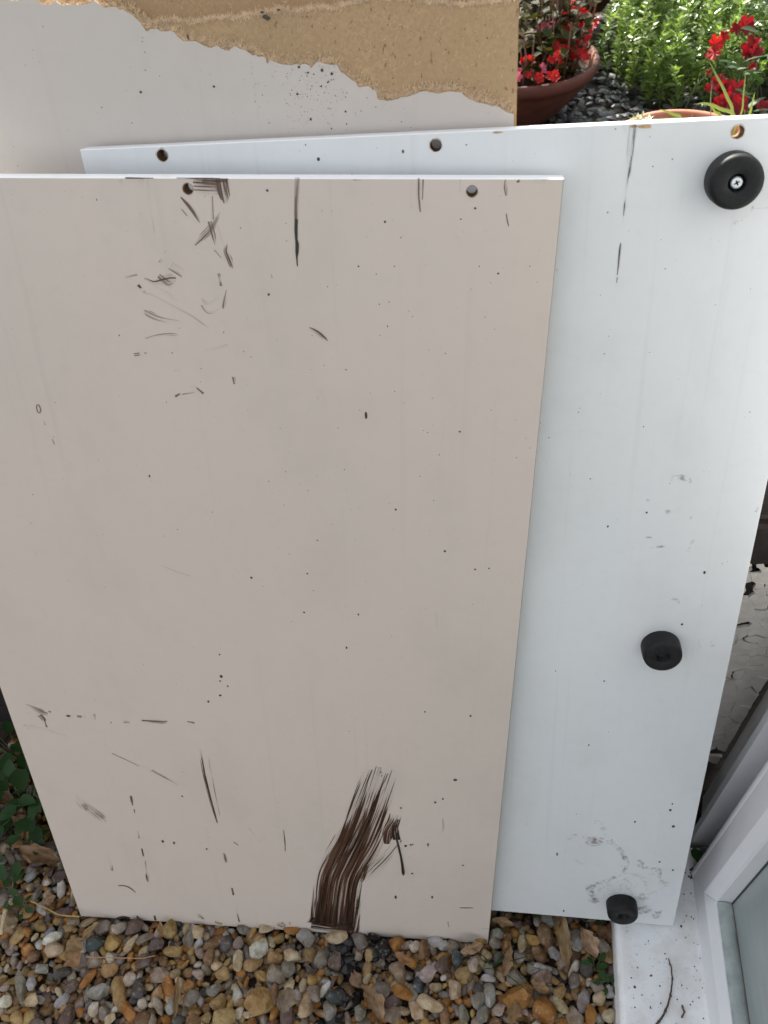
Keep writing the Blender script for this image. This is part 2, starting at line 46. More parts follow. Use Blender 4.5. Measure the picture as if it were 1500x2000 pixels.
SPECKS_FRONT="443.3 826.1 1.47 4.58 363.2 936.1 1.15 1.38 270.4 495.5 2.19 2.91 268.3 488.3 1.26 1.68 265.6 465.6 1.91 2.15 230.1 755.6 1.08 1.81 463.6 910 0.92 1.42 554.4 955.9 1.09 1.09 533.3 1006.6 1.05 1.01 528.7 811.9 1.22 1.09 519 679.4 1.6 1.63 554.7 452.3 1.52 2.14 371.8 593.7 1.45 1.47 415.7 546.6 1.18 2.32 369.2 1019.3 1.29 1.21 366.8 952.6 0.68 0.67 367.1 950.9 0.91 0.9 226.5 897.9 0.98 1.24 320.6 902.2 0.95 1.22 229.1 1011.7 0.67 1.45 153 831.8 0.78 0.82 462.3 996 1.07 1.24 522.4 998.4 1.06 0.61 426.6 869.8 0.95 1.01 470.1 726.3 1.31 1.54 415.7 546.6 1.48 1.94 272.5 528.7 1.23 1.6 430 593.9 1.15 1.83 541.1 343 2.92 2.41 481.2 210.6 2.45 2.77 487.9 213.4 1.75 2.21 468.1 97.8 1.86 4.96 518.1 103.2 1.47 3.69 490.5 214.7 1.4 1.66 490.3 152.9 1.8 2.35 557 177.3 1.41 2.28 510.5 215.5 1.39 4.41 527.2 307.2 1.32 2.51 517.9 299.7 1.66 2.53 475.2 285.3 1.35 2.06 169.6 187.5 1.87 3.48 154.3 189.3 1.88 3.47 213.3 178.6 1.49 2.33 194.7 284 1.42 2.1 250.4 454.8 1.61 2.18 276.4 480.8 1.26 1.69 450.8 349.6 0.99 3.86 451.4 343.2 0.99 2.43 502.7 455.3 1.23 1.71 125.6 411.8 1.01 2.31 378.3 645.2 1.12 1.38 319.1 637.3 1.71 1.75 259.2 834.8 0.76 0.81 347.5 753.7 0.79 1.2 417 812.5 0.75 0.82 398.3 900.8 0.7 0.73 391.2 687.1 1.09 0.98 287.6 716.6 0.82 0.95 493 764.1 0.76 1.17 563.8 660 1.07 1.33 550 658.2 1.35 1.34 413.7 943.3 0.91 0.91 381.9 980.6 0.66 0.64 344.8 990.5 0.89 0.85 440 960.5 1.11 0.88 469.5 960.8 0.88 0.88 465.1 930.9 0.9 0.92 454.7 954.4 0.89 0.89 538.8 961.5 0.87 0.87 513.5 886.6 0.93 0.98 533 942.6 0.66 0.67 414.7 417.4 0.8 1.00514 344.6 281.8 0.36 0.451542 558.3 960.5 0.36 0.383951 255.9 380.6 0.6 0.73933 548.4 900.3 0.36 0.507847 457 901.8 0.8 0.750252 398.1 579.4 0.28 0.284752 531.2 694.5 0.48 0.542773 593.3 797 0.6 0.81085 266.7 590.3 0.28 0.362721 405.2 111.8 0.36 0.522273 588.9 806.8 0.6 0.585375 298.4 835.2 0.28 0.264863 369.3 786.5 0.4 0.578775 388.6 825.2 0.36 0.489291 418 442.6 0.48 0.438274 377.9 752.2 0.6 0.62441 182 508.6 0.8 0.658324 318.7 282.3 0.8 0.955867 182.5 772.7 0.48 0.483057 326.7 426.2 0.4 0.451623 545.7 919.2 0.6 0.808448 512 479.9 0.4 0.421761 469.4 850.1 0.8 1.04095 504.2 818.3 0.4 0.54867 429 347.3 0.8 0.833526 293.1 806.3 0.36 0.338061 220.6 251.5 0.28 0.365059 481.8 923.5 0.6 0.696911 110.7 373.6 0.8 0.663443 356.3 885.7 0.36 0.315929 385.4 744.6 0.8 0.982605 414 878.9 0.28 0.292702 568.2 490 0.28 0.331787 590.3 844.1 0.36 0.393614 533.6 538.8 0.36 0.327507 288.5 688 0.36 0.44137 204.5 190.1 0.28 0.287904 587.8 644 0.6 0.637856 336.6 885.2 0.8 0.852677 357.2 743.6 0.4 0.457691 233.1 685.8 0.6 0.883549 263.7 1001 0.48 0.388436 506.9 875.4 0.36 0.469807 552.1 1015.7 0.4 0.469379 419.9 1003.8 0.48 0.614406 78.8 460.2 0.48 0.645537 428.9 689.3 0.48 0.543842 453.8 446.9 0.48 0.662888 463.7 732.9 0.48 0.689987 363.2 810.9 0.6 0.707391 24.5 401.2 0.28 0.379183 452.2 1010.1 0.28 0.419674 468.6 997.1 0.36 0.442868 342.6 914.2 0.36 0.304941 489.7 851.2 0.28 0.369498 549 947.7 0.4 0.511933 357.5 793.4 0.28 0.251094 249.8 987.4 0.4 0.464759 484.8 918.8 0.8 0.831298 412.1 1004.1 0.6 0.729469 203.5 331 0.8 0.855387 573.4 145.5 0.36 0.476901 366.9 895.8 0.48 0.503044 279.4 765.4 0.4 0.501409 357.1 580.7 0.8 0.7411 179.5 1002.2 0.36 0.297942 423.3 734.9 0.28 0.261554 447.1 984.2 0.48 0.43511 241.7 847.4 0.4 0.508156 226.5 391.1 0.28 0.358792 452.1 699.2 0.28 0.377929 257.9 707.3 0.36 0.29645 474.5 604.7 0.6 0.64845 249 694.4 0.8 1.19643 308.1 366.5 0.36 0.525001 437.5 733.8 0.28 0.314535 308.8 482 0.28 0.33149 307.3 969.6 0.48 0.414894 320.4 481 0.48 0.517499 290.4 994.6 0.36 0.333205 364.7 754.6 0.28 0.405679 426 724.5 0.48 0.575998 572.6 833.4 0.36 0.427725 230.5 750 0.6 0.514434 407.3 873.5 0.8 0.779315 467 352.2 0.28 0.238088 502.9 777.1 0.28 0.399634 434.6 396.6 0.48 0.432206 456.4 370.7 0.28 0.361431 160.1 306.1 0.36 0.368962 485.1 1008.9 0.36 0.496271 61.6 631.2 0.36 0.371254 480 970.3 0.36 0.446903 327.5 807.8 0.36 0.404171 561.1 768.8 0.4 0.550078 510.7 787.6 0.8 1.11052 554.4 565.2 0.36 0.323992 219.5 766.9 0.48 0.41717 476.6 205.7 0.4 0.453602 333.6 637.5 0.36 0.382862 188.7 759.8 0.28 0.343607 361.2 669.1 0.8 0.863499 449.1 640.1 0.4 0.588327 215.9 840.2 0.4 0.490992 583.8 152.4 0.28 0.277821 475.1 983.9 0.8 1.17863 389.6 686.7 0.28 0.270861 421.4 769.2 0.8 1.138 454 66.8 0.28 0.265691 499.3 889.4 0.6 0.743117 431.6 630.5 0.36 0.395199 337.2 185.2 0.4 0.343639 562.1 816.3 0.36 0.31713 383.6 571 0.36 0.370166 46.2 331.9 0.28 0.236033 543.1 698.5 0.36 0.457434 501 605.8 0.4 0.548583 586.2 966.6 0.28 0.262317 586.5 949.1 0.48 0.707466 477.8 839.5 0.48 0.719684 491.6 908.5 0.36 0.361229 404.8 837.7 0.28 0.325772 106.7 730.5 0.8 1.04322 542.2 876.5 0.36 0.492317 318.3 1014.6 0.48 0.705474 108.4 313.8 0.6 0.515846 382.2 994.2 0.6 0.662572 385.7 193.6 0.8 0.968798 540.9 321.6 0.48 0.389009 521.3 927.4 0.4 0.538657 201.5 733.2 0.48 0.506107 493.8 981.2 0.28 0.399891 554.4 908.8 0.48 0.706821 421 944.9 0.4 0.582518 172.3 384.8 0.36 0.326299 321.1 67.5 0.28 0.279594 142.6 749.7 0.48 0.567982 217.8 1013.5 0.48 0.428889 324.5 454.6 0.36 0.393551 92.3 658.2 0.48 0.681066 509.9 622.9 0.28 0.352356 581.8 786.8 0.8 0.966535 411.1 765.7 0.36 0.436901 454.8 531.6 0.36 0.421243 227.2 142.8 0.6 0.636701 305.4 707 0.28 0.33492 190.9 704.7 0.28 0.246908 562 783.4 0.4 0.455507 206 949.9 0.28 0.346642 274.1 538.2 0.4 0.485765 404.1 610.1 0.4 0.477141 315.5 234.2 0.6 0.652789 300 638.4 0.6 0.573039 579.5 962 0.8 0.971352 25.5 422.4 0.6 0.854669 477.3 985.5 0.4 0.353747 493.9 866.2 0.28 0.396248 434.2 727.7 0.48 0.442736 343.2 192.9 0.8 0.734138 394.9 869.2 0.6 0.525287 549.5 600.9 0.6 0.641334 424.1 439.6 0.48 0.672218 557.8 829.9 0.4 0.434949 542.7 989.7 0.36 0.297924 303.7 702.1 0.48 0.393032 399.7 841.9 0.6 0.615784 314.4 980.5 0.36 0.481714 119.8 624.1 0.8 0.943926 336.2 853.3 0.48 0.397156 104.3 498 0.36 0.370073 528.5 650.9 0.28 0.391775 437.6 830.9 0.6 0.746926 342.8 880.1 0.8 0.690251 113.7 449 0.6 0.85171 419.5 470.2 0.6 0.531361 499.5 810.3 0.8 1.11175 563.8 659.6 0.6 0.620193 548.3 948.6 0.48 0.508463 503.3 844.5 0.8 0.658384 407 706.8 0.6 0.692164 472.6 564.6 0.36 0.433384 438.6 637.4 0.48 0.665265 441.2 771.2 0.36 0.450691 570.9 903.6 0.28 0.369709 360 727.4 0.8 0.692526 383.5 623.3 0.8 1.0469 573.6 651.5 0.48 0.403096 522.6 697.8 0.28 0.374775 465.2 566 0.6 0.737909 475.4 278.1 0.28 0.351677 465.8 904.5 0.28 0.257744 332.6 1005 0.36 0.471655 585.3 490.7 0.48 0.686432 21.7 59.8 0.6 0.80242 459.5 263.3 0.28 0.394664 579.8 462.5 0.36 0.339059 389.3 446.7 0.28 0.261648 347.1 282.1 0.28 0.362878 467 704.3 0.4 0.523398 567.8 689.8 0.28 0.365695 220.2 203.9 0.6 0.66953 593.9 577.7 0.36 0.38709 352.8 65.6 0.48 0.483005 519.6 984.9 0.36 0.308979 444.4 825.6 0.4 0.434043 215.9 480.3 0.6 0.853933 509.6 252.3 0.28 0.231976 363 697.6 0.36 0.394897 416.8 604.1 0.6 0.582291 279.6 971.2 0.48 0.482053 143.2 795.8 0.8 0.698204 463.8 156.6 0.4 0.406661 287.5 204.1 0.6 0.692882 549.8 613.3 0.8 0.749946 484.7 153.3 0.28 0.310059 555.8 834.1 0.6 0.87468 204 1018.1 0.4 0.331598 203.3 503.6 0.48 0.483646 394.8 761.3 0.48 0.668763 169.9 685.5 0.6 0.517175 243.6 537.8 0.48 0.671914 495.4 440.7 0.4 0.370712 281.8 905.5 0.6 0.696683 153.6 767.6 0.36 0.454065 318.8 189.4 0.4 0.347784 129.7 902.1 0.48 0.560755 509.5 892 0.28 0.360943 494.5 962.6 0.28 0.27255 493.1 176 0.4 0.391401 198.5 851.8 0.36 0.348739 503 702.9 0.28 0.366979 486.6 188.8 0.48 0.607486 578.8 824.8 0.6 0.68453 553 424.1 0.4 0.466104 293.8 855.4 0.6 0.604008 271.8 882.6 0.8 1.00206 115.8 260.3 0.36 0.317955 396.3 460.4 0.48 0.458544 334.6 828.6 0.6 0.558419 330 626.3 0.8 0.998304 160 1015.4 0.36 0.453158 404.9 528.7 0.48 0.568137 420 418.1 0.28 0.403026 158.4 617.2 0.8 0.730404 238.9 167.7 0.4 0.407274 241 318.2 0.48 0.547005 228.9 473.5 0.6 0.819439 456.8 929 0.8 1.1195 447.5 848 0.48 0.549348 350.9 436.7 0.48 0.545674 337.5 539.2 0.36 0.369591 473.9 115.8 0.48 0.603025 355.9 352.2 0.36 0.291457 464.1 494 0.28 0.381371 524.7 988.6 0.36 0.526414 495.4 812.3 0.6 0.895642 345.3 395 0.36 0.532557 350.3 675.7 0.6 0.615755 506.7 593.7 0.28 0.263886 211.9 739.5 0.48 0.384039 190.8 934.2 0.36 0.525369 296 868.2 0.8 0.952979 157.8 828.3 0.36 0.367944 489.7 334.3 0.4 0.476904 364.9 765 0.8 1.01642 373.5 783.5 0.28 0.22869 422.8 747.6 0.48 0.497319 406.3 841.1 0.28 0.355625 364.3 993.8 0.36 0.395294 545.7 589.8 0.36 0.46089 506.6 737.5 0.8 0.915455 140.4 37.9 0.4 0.554397 593.3 500.5 0.4 0.424022 523.6 283.8 0.48 0.509262 397 403.7 0.28 0.291004 302.2 821.4 0.36 0.391949 96 696.4 0.8 0.918416 585.9 974.7 0.4 0.460887 331.2 484.3 0.48 0.531385"
SPECKS_WHITE="434.8 946.8 1 0.99 480.1 984.7 0.76 1.11 441.4 827.7 0.87 0.94 435.6 1007.9 0.76 0.72 466.1 980.1 0.77 0.93 271.8 998.7 1.23 1.7 202.6 995.8 1.69 1.93 193.2 1006.9 0.84 0.95 322.2 1001.5 1 0.93 557.5 596.2 1.47 2.52 544.2 529.1 1.54 1.71 458.9 648.7 1.23 1.5 481.9 757.5 0.9 1.03 566.7 237.6 2.09 2.82 574 207.5 2.12 2.9 567.8 249 1.19 1.86 527.2 211.2 1.54 1.94 565.3 136.5 1.57 2.08 583.6 121.9 1.58 2.63 435.3 136.3 1.31 4.23 450.5 13.6 1.38 2.96 438.3 702.2 0.95 1.4 397.4 745.6 0.94 1.07 423 771.8 0.92 1.02 494.2 665.5 1.2 1.46 484.4 900.7 0.81 0.84 455.3 218 0.94 1.46 502.3 173.4 0.95 1.51 417.7 456.4 0.84 1.52 461.8 342.4 1.17 1.71 471.5 444.5 1.1 1.53 519.7 121.6 0.7 0.938895 342.1 953.7 0.4 0.443273 421.3 579.9 0.45 0.567942 555.4 229.6 0.7 0.710306 573.6 448.4 0.4 0.47981 462.6 453.2 0.45 0.437603 547.7 547.9 0.4 0.353253 479.7 828.6 0.7 0.726934 187.7 1002.9 0.45 0.53754 376.8 848.1 0.3 0.383561 45.8 964.7 0.55 0.762729 329.5 943.6 0.7 0.891007 360.3 895.3 0.7 0.858116 141 994.6 0.3 0.263707 434.2 879.8 0.55 0.669828 560.5 554.8 0.55 0.445947 360.1 935.4 0.3 0.309636 383.3 660.8 0.4 0.398357 396.1 718.8 0.3 0.409769 452.1 453 0.3 0.274758 485.1 622.8 0.4 0.398774 394.5 506 0.3 0.301049 224.8 945.5 0.3 0.252668 478.5 924.3 0.4 0.534039 545.9 711 0.45 0.463195 550.2 959.8 0.45 0.431748 464.4 156.7 0.7 0.722442 506.7 803.5 0.4 0.461784 358.8 988.1 0.3 0.361758 467.3 657.6 0.55 0.464238 52.3 958 0.3 0.336687 207.9 998.8 0.3 0.367807 425.7 751.8 0.55 0.4452 591.9 129.2 0.55 0.507356 571.8 772 0.7 0.970097 397.2 901.7 0.55 0.679076 577.3 610.1 0.45 0.576011 538.5 937.5 0.4 0.381278 444.1 843.8 0.55 0.751964 528.3 869.9 0.55 0.697445 393.7 507.9 0.4 0.489793 251 1002.4 0.45 0.451842 131.4 957.5 0.3 0.368214 439.5 577.4 0.45 0.54594 408.5 549.4 0.45 0.573335 572.6 607.6 0.7 0.862832 506.7 572.1 0.4 0.559929 26.4 985.6 0.45 0.475699 445.3 849.4 0.3 0.274776 393.9 192.2 0.7 0.866871 540.7 711.8 0.3 0.26321 568.3 767.3 0.4 0.440904 392.9 968.1 0.45 0.403353 229.2 983 0.7 0.93749 369.8 798 0.4 0.54142 91 966 0.45 0.597156 516.8 923.7 0.4 0.382437 525.1 986.8 0.4 0.361746 477.7 565.2 0.3 0.379738 554 882.8 0.55 0.645815 364.7 853.7 0.4 0.536208 421.5 693.6 0.45 0.535712 419.5 706.9 0.45 0.494861 523.7 921.9 0.3 0.254698 536.3 469.5 0.55 0.58184 452.5 931.9 0.45 0.453093 377.6 173.6 0.4 0.400315 571.1 146.4 0.4 0.437987 421.6 11.4 0.45 0.532718 424 775.7 0.45 0.544533 389.3 760.6 0.55 0.630702 579.4 211.4 0.3 0.29929 587.7 728.9 0.4 0.400947 389.4 467 0.4 0.490729 376 992.7 0.3 0.289479 441.1 790.2 0.55 0.50885 461.7 1001.3 0.55 0.68837 491.8 907.5 0.3 0.254698 466.4 835.6 0.3 0.269897 482.7 365.8 0.7 0.68716"
SPECKS_TORN="116.9 1050.9 1.29 1.11 53.8 1049.9 1.32 1.12 17.2 1040.2 0.9 0.96 -18 1100.6 0.87 0.7 63.2 1085.7 0.86 0.7 63.6 1078.2 0.86 0.71 61.3 1065.6 0.87 0.73 41 1027.4 0.9 0.78 185.6 1042 1.27 1.11 189.1 1061.1 1.45 1.25 207.5 1058 1.45 1.43 215.1 1055.1 1.44 1.25 205.9 1046.9 1.04 1.09 166.3 1096.6 2.85 2.03 168.2 1095.5 2.44 1.7 164.3 1099.8 2.03 1.01 177.4 1100.7 1.61 0.84 194.6 1023.2 1.07 1.33 223.9 1027.5 1.05 0.93 224 1018.4 0.85 0.95 248.8 1029.7 0.83 0.74 269 1017.9 0.83 0.75 211.3 1015.5 0.85 1.15 159.4 1022.1 0.87 0.76 196.1 1056.8 1.25 0.9 200.5 1055.5 1.04 0.9 212.1 1049.8 1.04 0.9 211.2 1049.2 1.04 0.91 101.6 1086.8 1.05 2.1 199.4 1037.4 0.32 0.34042 185.7 1040.5 0.32 0.316255 209.8 1019 0.4 0.415794 179.4 1042.7 0.64 0.565119 188 1032.8 0.48 0.510931 168 1014.3 0.28 0.248329 209.6 1046.1 0.64 0.610546 187.2 1032.7 0.28 0.33636 179.1 1053.5 0.48 0.414316 188.7 1051.7 0.64 0.63724 232.2 1024.7 0.4 0.49142 213 1037.7 0.4 0.41856 186.2 1039.1 0.4 0.332795 193.9 1041.6 0.28 0.292284 152.4 1034.3 0.32 0.302037 212.5 1059.3 0.32 0.285488 198.2 995.5 0.4 0.52614 169.5 1043.9 0.4 0.321217 188.5 1053.7 0.28 0.259444 167.1 1055.5 0.4 0.504616 222.5 1053.2 0.28 0.343658 204.7 1036 0.28 0.238874 216.7 1056.3 0.32 0.36547 177.6 1034.3 0.48 0.482935 183.6 1059.3 0.64 0.544907 201.7 1049.8 0.32 0.441297 207.5 1052.5 0.32 0.373445 206 1061.1 0.28 0.342526 190.1 1041.7 0.48 0.473455 159.6 1049.2 0.4 0.458874 205.4 1046.7 0.4 0.398918 236.6 1027.3 0.64 0.886699 154 1051.2 0.48 0.431383 200.9 1043.1 0.32 0.337608 204.8 1033.8 0.32 0.446808 212.3 1034.5 0.48 0.663345 151.7 1051 0.48 0.525745 200.5 1023.4 0.32 0.296436 192 1052.5 0.28 0.376125 188.2 1018 0.28 0.293592 192.1 1042.3 0.32 0.373232 193.8 1057.1 0.48 0.554198 218.8 1038.5 0.32 0.281644 200.1 1029.2 0.32 0.401275 185.4 1043.7 0.4 0.486771 178.6 1025.9 0.32 0.423612 150.5 1043.3 0.4 0.430728 160.4 1037.4 0.28 0.385295 183.1 1060.8 0.28 0.275474 186.5 1028.8 0.28 0.359324 218.5 1055.9 0.4 0.396963 156.5 1042.8 0.64 0.864151 187.1 1026.3 0.48 0.490704 182.2 1057.4 0.28 0.283531 197.3 1029.7 0.28 0.242817 197.9 1059.4 0.32 0.352065 212.8 1025.6 0.4 0.496053 149.8 1038.4 0.64 0.867188 183.9 1047.5 0.28 0.341548 195 1056.4 0.32 0.372353 216.2 1051 0.64 0.772547 169.8 1059.2 0.4 0.408885 194.5 1055.7 0.32 0.343575 223 1041.4 0.48 0.581052 182.9 1035 0.4 0.459317 212.3 1048.2 0.28 0.324927 192.6 1041.1 0.28 0.236643 177.5 1050.3 0.28 0.324533 191.2 1021.7 0.32 0.32795 192.4 1024.4 0.28 0.322959 202.7 1040.2 0.48 0.434424 212.8 1059.4 0.28 0.304539 205.4 1061.3 0.28 0.348891 209.1 1046.2 0.28 0.290516 214.2 1050.4 0.4 0.39822 193.5 1039.9 0.64 0.817828 224.8 1038 0.64 0.791316 210 1044.5 0.28 0.257588 189.8 1039.7 0.4 0.508863 179.8 1041.3 0.64 0.58534 216.4 1039.4 0.64 0.894541 187.8 1041.8 0.48 0.414307 174.9 1049.9 0.48 0.501136 217.4 1059.5 0.4 0.538563 194 1048.7 0.28 0.245491 201.6 1037.1 0.48 0.529802 208.5 1019.8 0.48 0.54249 175.7 1026.3 0.4 0.44686 209.7 1036.7 0.28 0.234163 211.4 1041.6 0.4 0.406653 242.1 1036.7 0.64 0.631632 226.1 1041 0.64 0.781913 182.7 1038.7 0.28 0.356596 153 1034.2 0.32 0.442073 199.2 1009.9 0.32 0.40954 205.2 1024.8 0.28 0.381177 217.8 1034.6 0.28 0.29876 180.9 1033 0.32 0.332388 195.8 1038 0.28 0.365028 185.3 1041.9 0.64 0.852004 214.3 1050.9 0.64 0.834238 198.1 1047.2 0.64 0.836163 197.3 1040.4 0.4 0.441887 180.7 1049.3 0.32 0.430239 210.2 1054.2 0.48 0.622456 198.7 1053.1 0.4 0.423629 168.8 1058.6 0.28 0.377023 221.8 1043.4 0.48 0.398976 143.4 1054.5 0.4 0.388317 205.6 1045.8 0.32 0.271923 208.2 1056.5 0.32 0.316351 221.3 1036.4 0.4 0.486968 175.9 1035.7 0.64 0.773992 180.6 1022.7 0.32 0.414023 192.3 1022.3 0.32 0.278735 181.2 1055.2 0.32 0.320767 187.4 1050.5 0.32 0.277434 150.1 1049 0.4 0.34752 179.1 1016.8 0.4 0.41482 207.8 1042.1 0.64 0.856354 193.9 1045.3 0.32 0.403592 189 1043.8 0.28 0.224346 196.8 1045.1 0.64 0.550916 205.3 1052.9 0.32 0.440106 174.7 1018.9 0.32 0.344329 186.4 1042.2 0.32 0.340651 175.7 1046.6 0.32 0.285403 190.3 1054.8 0.64 0.53519 171.2 1062.3 0.32 0.285714 217 1035.8 0.48 0.509987 216.3 1043.8 0.4 0.32399 218.4 1043.2 0.32 0.329653 189.8 1029 0.48 0.630929 231.9 1026.3 0.4 0.444967 188.9 1009 0.4 0.35368 181.2 1045.2 0.64 0.792322 199.2 1012.7 0.28 0.351517 194.1 1051.4 0.32 0.310606 175.5 1014.2 0.4 0.355685 185.5 1024.3 0.28 0.244308 196.2 1030.3 0.4 0.485528 204.8 1046.6 0.64 0.595948 190.9 1020.4 0.32 0.334281 150 1058.6 0.48 0.568133 211.6 1030.2 0.64 0.672592 202.7 1011.8 0.48 0.423421 184.5 1023 0.48 0.448763 166.2 1056.5 0.32 0.355949 178.2 1054.9 0.64 0.646856 194.9 1054.4 0.64 0.863304 150.2 1063.1 0.4 0.349568 254.8 1029.9 0.28 0.283038 174.9 1038.6 0.4 0.432416 217.1 1038.8 0.32 0.325102 173.5 1048.4 0.32 0.381332 196.4 1050.8 0.28 0.230812 192.1 1028.8 0.4 0.467892 209.7 1030.5 0.64 0.662297 194.9 1047.9 0.28 0.267771 258.5 983.7 0.32 0.359024 208.6 1059.7 0.48 0.499942 338.7 1021.3 0.48 0.396282 -71.2 1013.5 0.48 0.494491 72.5 1060.8 0.64 0.586302 248.4 1010.3 0.64 0.781885 7.5 997.4 0.32 0.323396 267.3 991.3 0.32 0.436118 93.4 1052.2 0.28 0.388787 311.9 981.5 0.64 0.60698 223.6 1013.8 0.32 0.372245 -72.2 998.1 0.64 0.721403 48.8 1068.2 0.4 0.373087 207.8 1060.6 0.28 0.327196 111.7 1032.7 0.32 0.288523 276.5 1013.4 0.64 0.578513 158.9 1024.6 0.32 0.387401 -17.8 1023.8 0.48 0.398117 -31.3 1084.8 0.48 0.589138 110.5 999.3 0.4 0.435709 81.3 1033.2 0.32 0.381786 -33.3 1079.3 0.4 0.405765 91.1 1034.2 0.32 0.299966 195.1 1023.2 0.4 0.439077 115 1059.8 0.48 0.451722 154.4 990.5 0.4 0.441106 -41.3 1074.6 0.48 0.448345 129.8 1031.2 0.28 0.271084 41.6 1051.4 0.4 0.415918 -47.3 1049.1 0.4 0.363107 -27.9 1075.6 0.48 0.558345 272 1027.2 0.4 0.377268 64.1 1088.3 0.64 0.699559 206.9 1022.6 0.48 0.395218 179.1 1057.2 0.64 0.539296 340.7 981.4 0.28 0.299867 73.3 1022.6 0.32 0.402847 318.2 980.9 0.64 0.843085 12.1 1036.4 0.28 0.331029 149.7 1066.6 0.4 0.392765 123.4 995.6 0.32 0.281907 266.3 995.4 0.4 0.420607 107.7 1063.1 0.48 0.409111 259.9 1019.3 0.48 0.528367 342.5 995.6 0.4 0.420088 261.3 1029.4 0.28 0.252553 5.4 993.8 0.4 0.422128"
SPECKS_BARE="337.4 1072.7 0.7 1.07524 261.3 1037.1 0.5 0.694281 246.8 1091.9 0.5 0.663154 298.1 1074.1 0.4 0.468139 140.4 1083.6 0.4 0.368221 356.3 1037.7 0.4 0.388533 296.7 1064.7 0.3 0.281778 178.7 1088.9 0.7 0.837672 151.2 1082.7 0.3 0.469826 220 1086 0.7 1.04794 105.6 1094.8 0.4 0.599331 138.6 1086 0.7 0.62599 246.7 1100.8 0.7 0.683425 201.7 1094.8 0.7 0.643553 188.2 1087 0.3 0.271016 279.2 1080.4 0.4 0.472055 187.4 1096 0.7 0.900071 195 1094.8 0.7 0.915828 335.3 1050.8 0.3 0.323687 257 1083.1 0.5 0.764424 263.5 1056 0.4 0.531144 290.1 1077.5 0.3 0.456717 92.8 1094 0.5 0.55921 168.1 1088.7 0.7 0.592708 179.7 1071 0.4 0.459153 247.1 1064.2 0.4 0.485384 135.5 1091.9 0.5 0.77526 323.7 1084.4 0.3 0.257431 303.6 1095.3 0.3 0.325349 163.5 1085.7 0.3 0.272156 161.3 1080.1 0.4 0.601694 208.4 1076.6 0.3 0.325869 348.3 1055.7 0.4 0.465634 317.7 1079.2 0.3 0.448978 272.4 1081.8 0.5 0.46369 231.3 1088.4 0.3 0.44172 268.9 1062.4 0.3 0.392835 328.9 1054.6 0.4 0.537884 164.6 1096.1 0.7 0.827728 214.7 1097.5 0.3 0.452773 306.8 1046.9 0.4 0.362081 257.1 1040.1 0.4 0.33385 278.8 1075.2 0.3 0.444574 250 1071.9 0.7 0.714749 185.6 1085.3 0.7 0.692082 126.1 1088.3 0.3 0.298663 224.4 1071.3 0.5 0.584316 329.9 1071.1 0.7 0.650643 250 1085.5 0.4 0.359064 232.4 1085.2 0.5 0.599393 280.2 1079.3 0.4 0.421976 258.2 1059.6 0.7 0.846868 227.8 1061.1 0.3 0.384714 317.3 1051.8 0.4 0.56092 286.2 1049.1 0.7 1.06773 331.1 1043.4 0.3 0.351264 318.8 1074.8 0.3 0.382329 286.3 1050.8 0.7 0.879207 283.6 1069.1 0.3 0.287763 264.1 1066.7 0.4 0.407055 202.1 1083.2 0.3 0.356633 314.6 1076.9 0.4 0.404826 263.2 1049.3 0.7 0.957987 248.8 1088.6 0.5 0.673255 154.8 1084.9 0.3 0.289496 259.8 1095.9 0.5 0.706464 274.7 1042.2 0.3 0.267224 329.1 1086.1 0.5 0.688875 315.3 1046.1 0.7 0.950322 306 1066.8 0.7 0.867137 259.8 1050.9 0.5 0.445139 242.5 1080.6 0.4 0.528487 249.4 1071.5 0.3 0.271655 74 1097.1 0.4 0.478749 258.3 1059.5 0.3 0.262615 129.6 1086.4 0.5 0.659608 189.6 1074.1 0.4 0.557615 148.7 1083.3 0.3 0.420064 335.8 1081.4 0.7 1.05319 81.3 1093.7 0.4 0.355504 261.2 1085.8 0.7 0.917409 134.7 1080.2 0.5 0.748802 242 1049.4 0.5 0.463158 208.1 1074.7 0.3 0.438753 323.1 1038.3 0.3 0.265229 245.3 1061.7 0.5 0.74459 211.6 1066.1 0.5 0.475317 189.2 1068.2 0.4 0.441317 349.5 1043.6 0.5 0.416838 310.5 1044 0.7 0.83894 259.2 1096.9 0.3 0.444458 289.4 1079.5 0.5 0.591359 326.8 1036 0.4 0.54093 284.3 1096 0.4 0.584491 211.2 1086.2 0.7 0.882612 242 1050.8 0.5 0.570063 319.8 1037.8 0.3 0.38725 324.5 1091 0.5 0.674243 285.7 1081.1 0.5 0.635902 233.3 1052.6 0.5 0.426682 277.2 1050 0.3 0.421444 280.6 1055.8 0.3 0.434157"
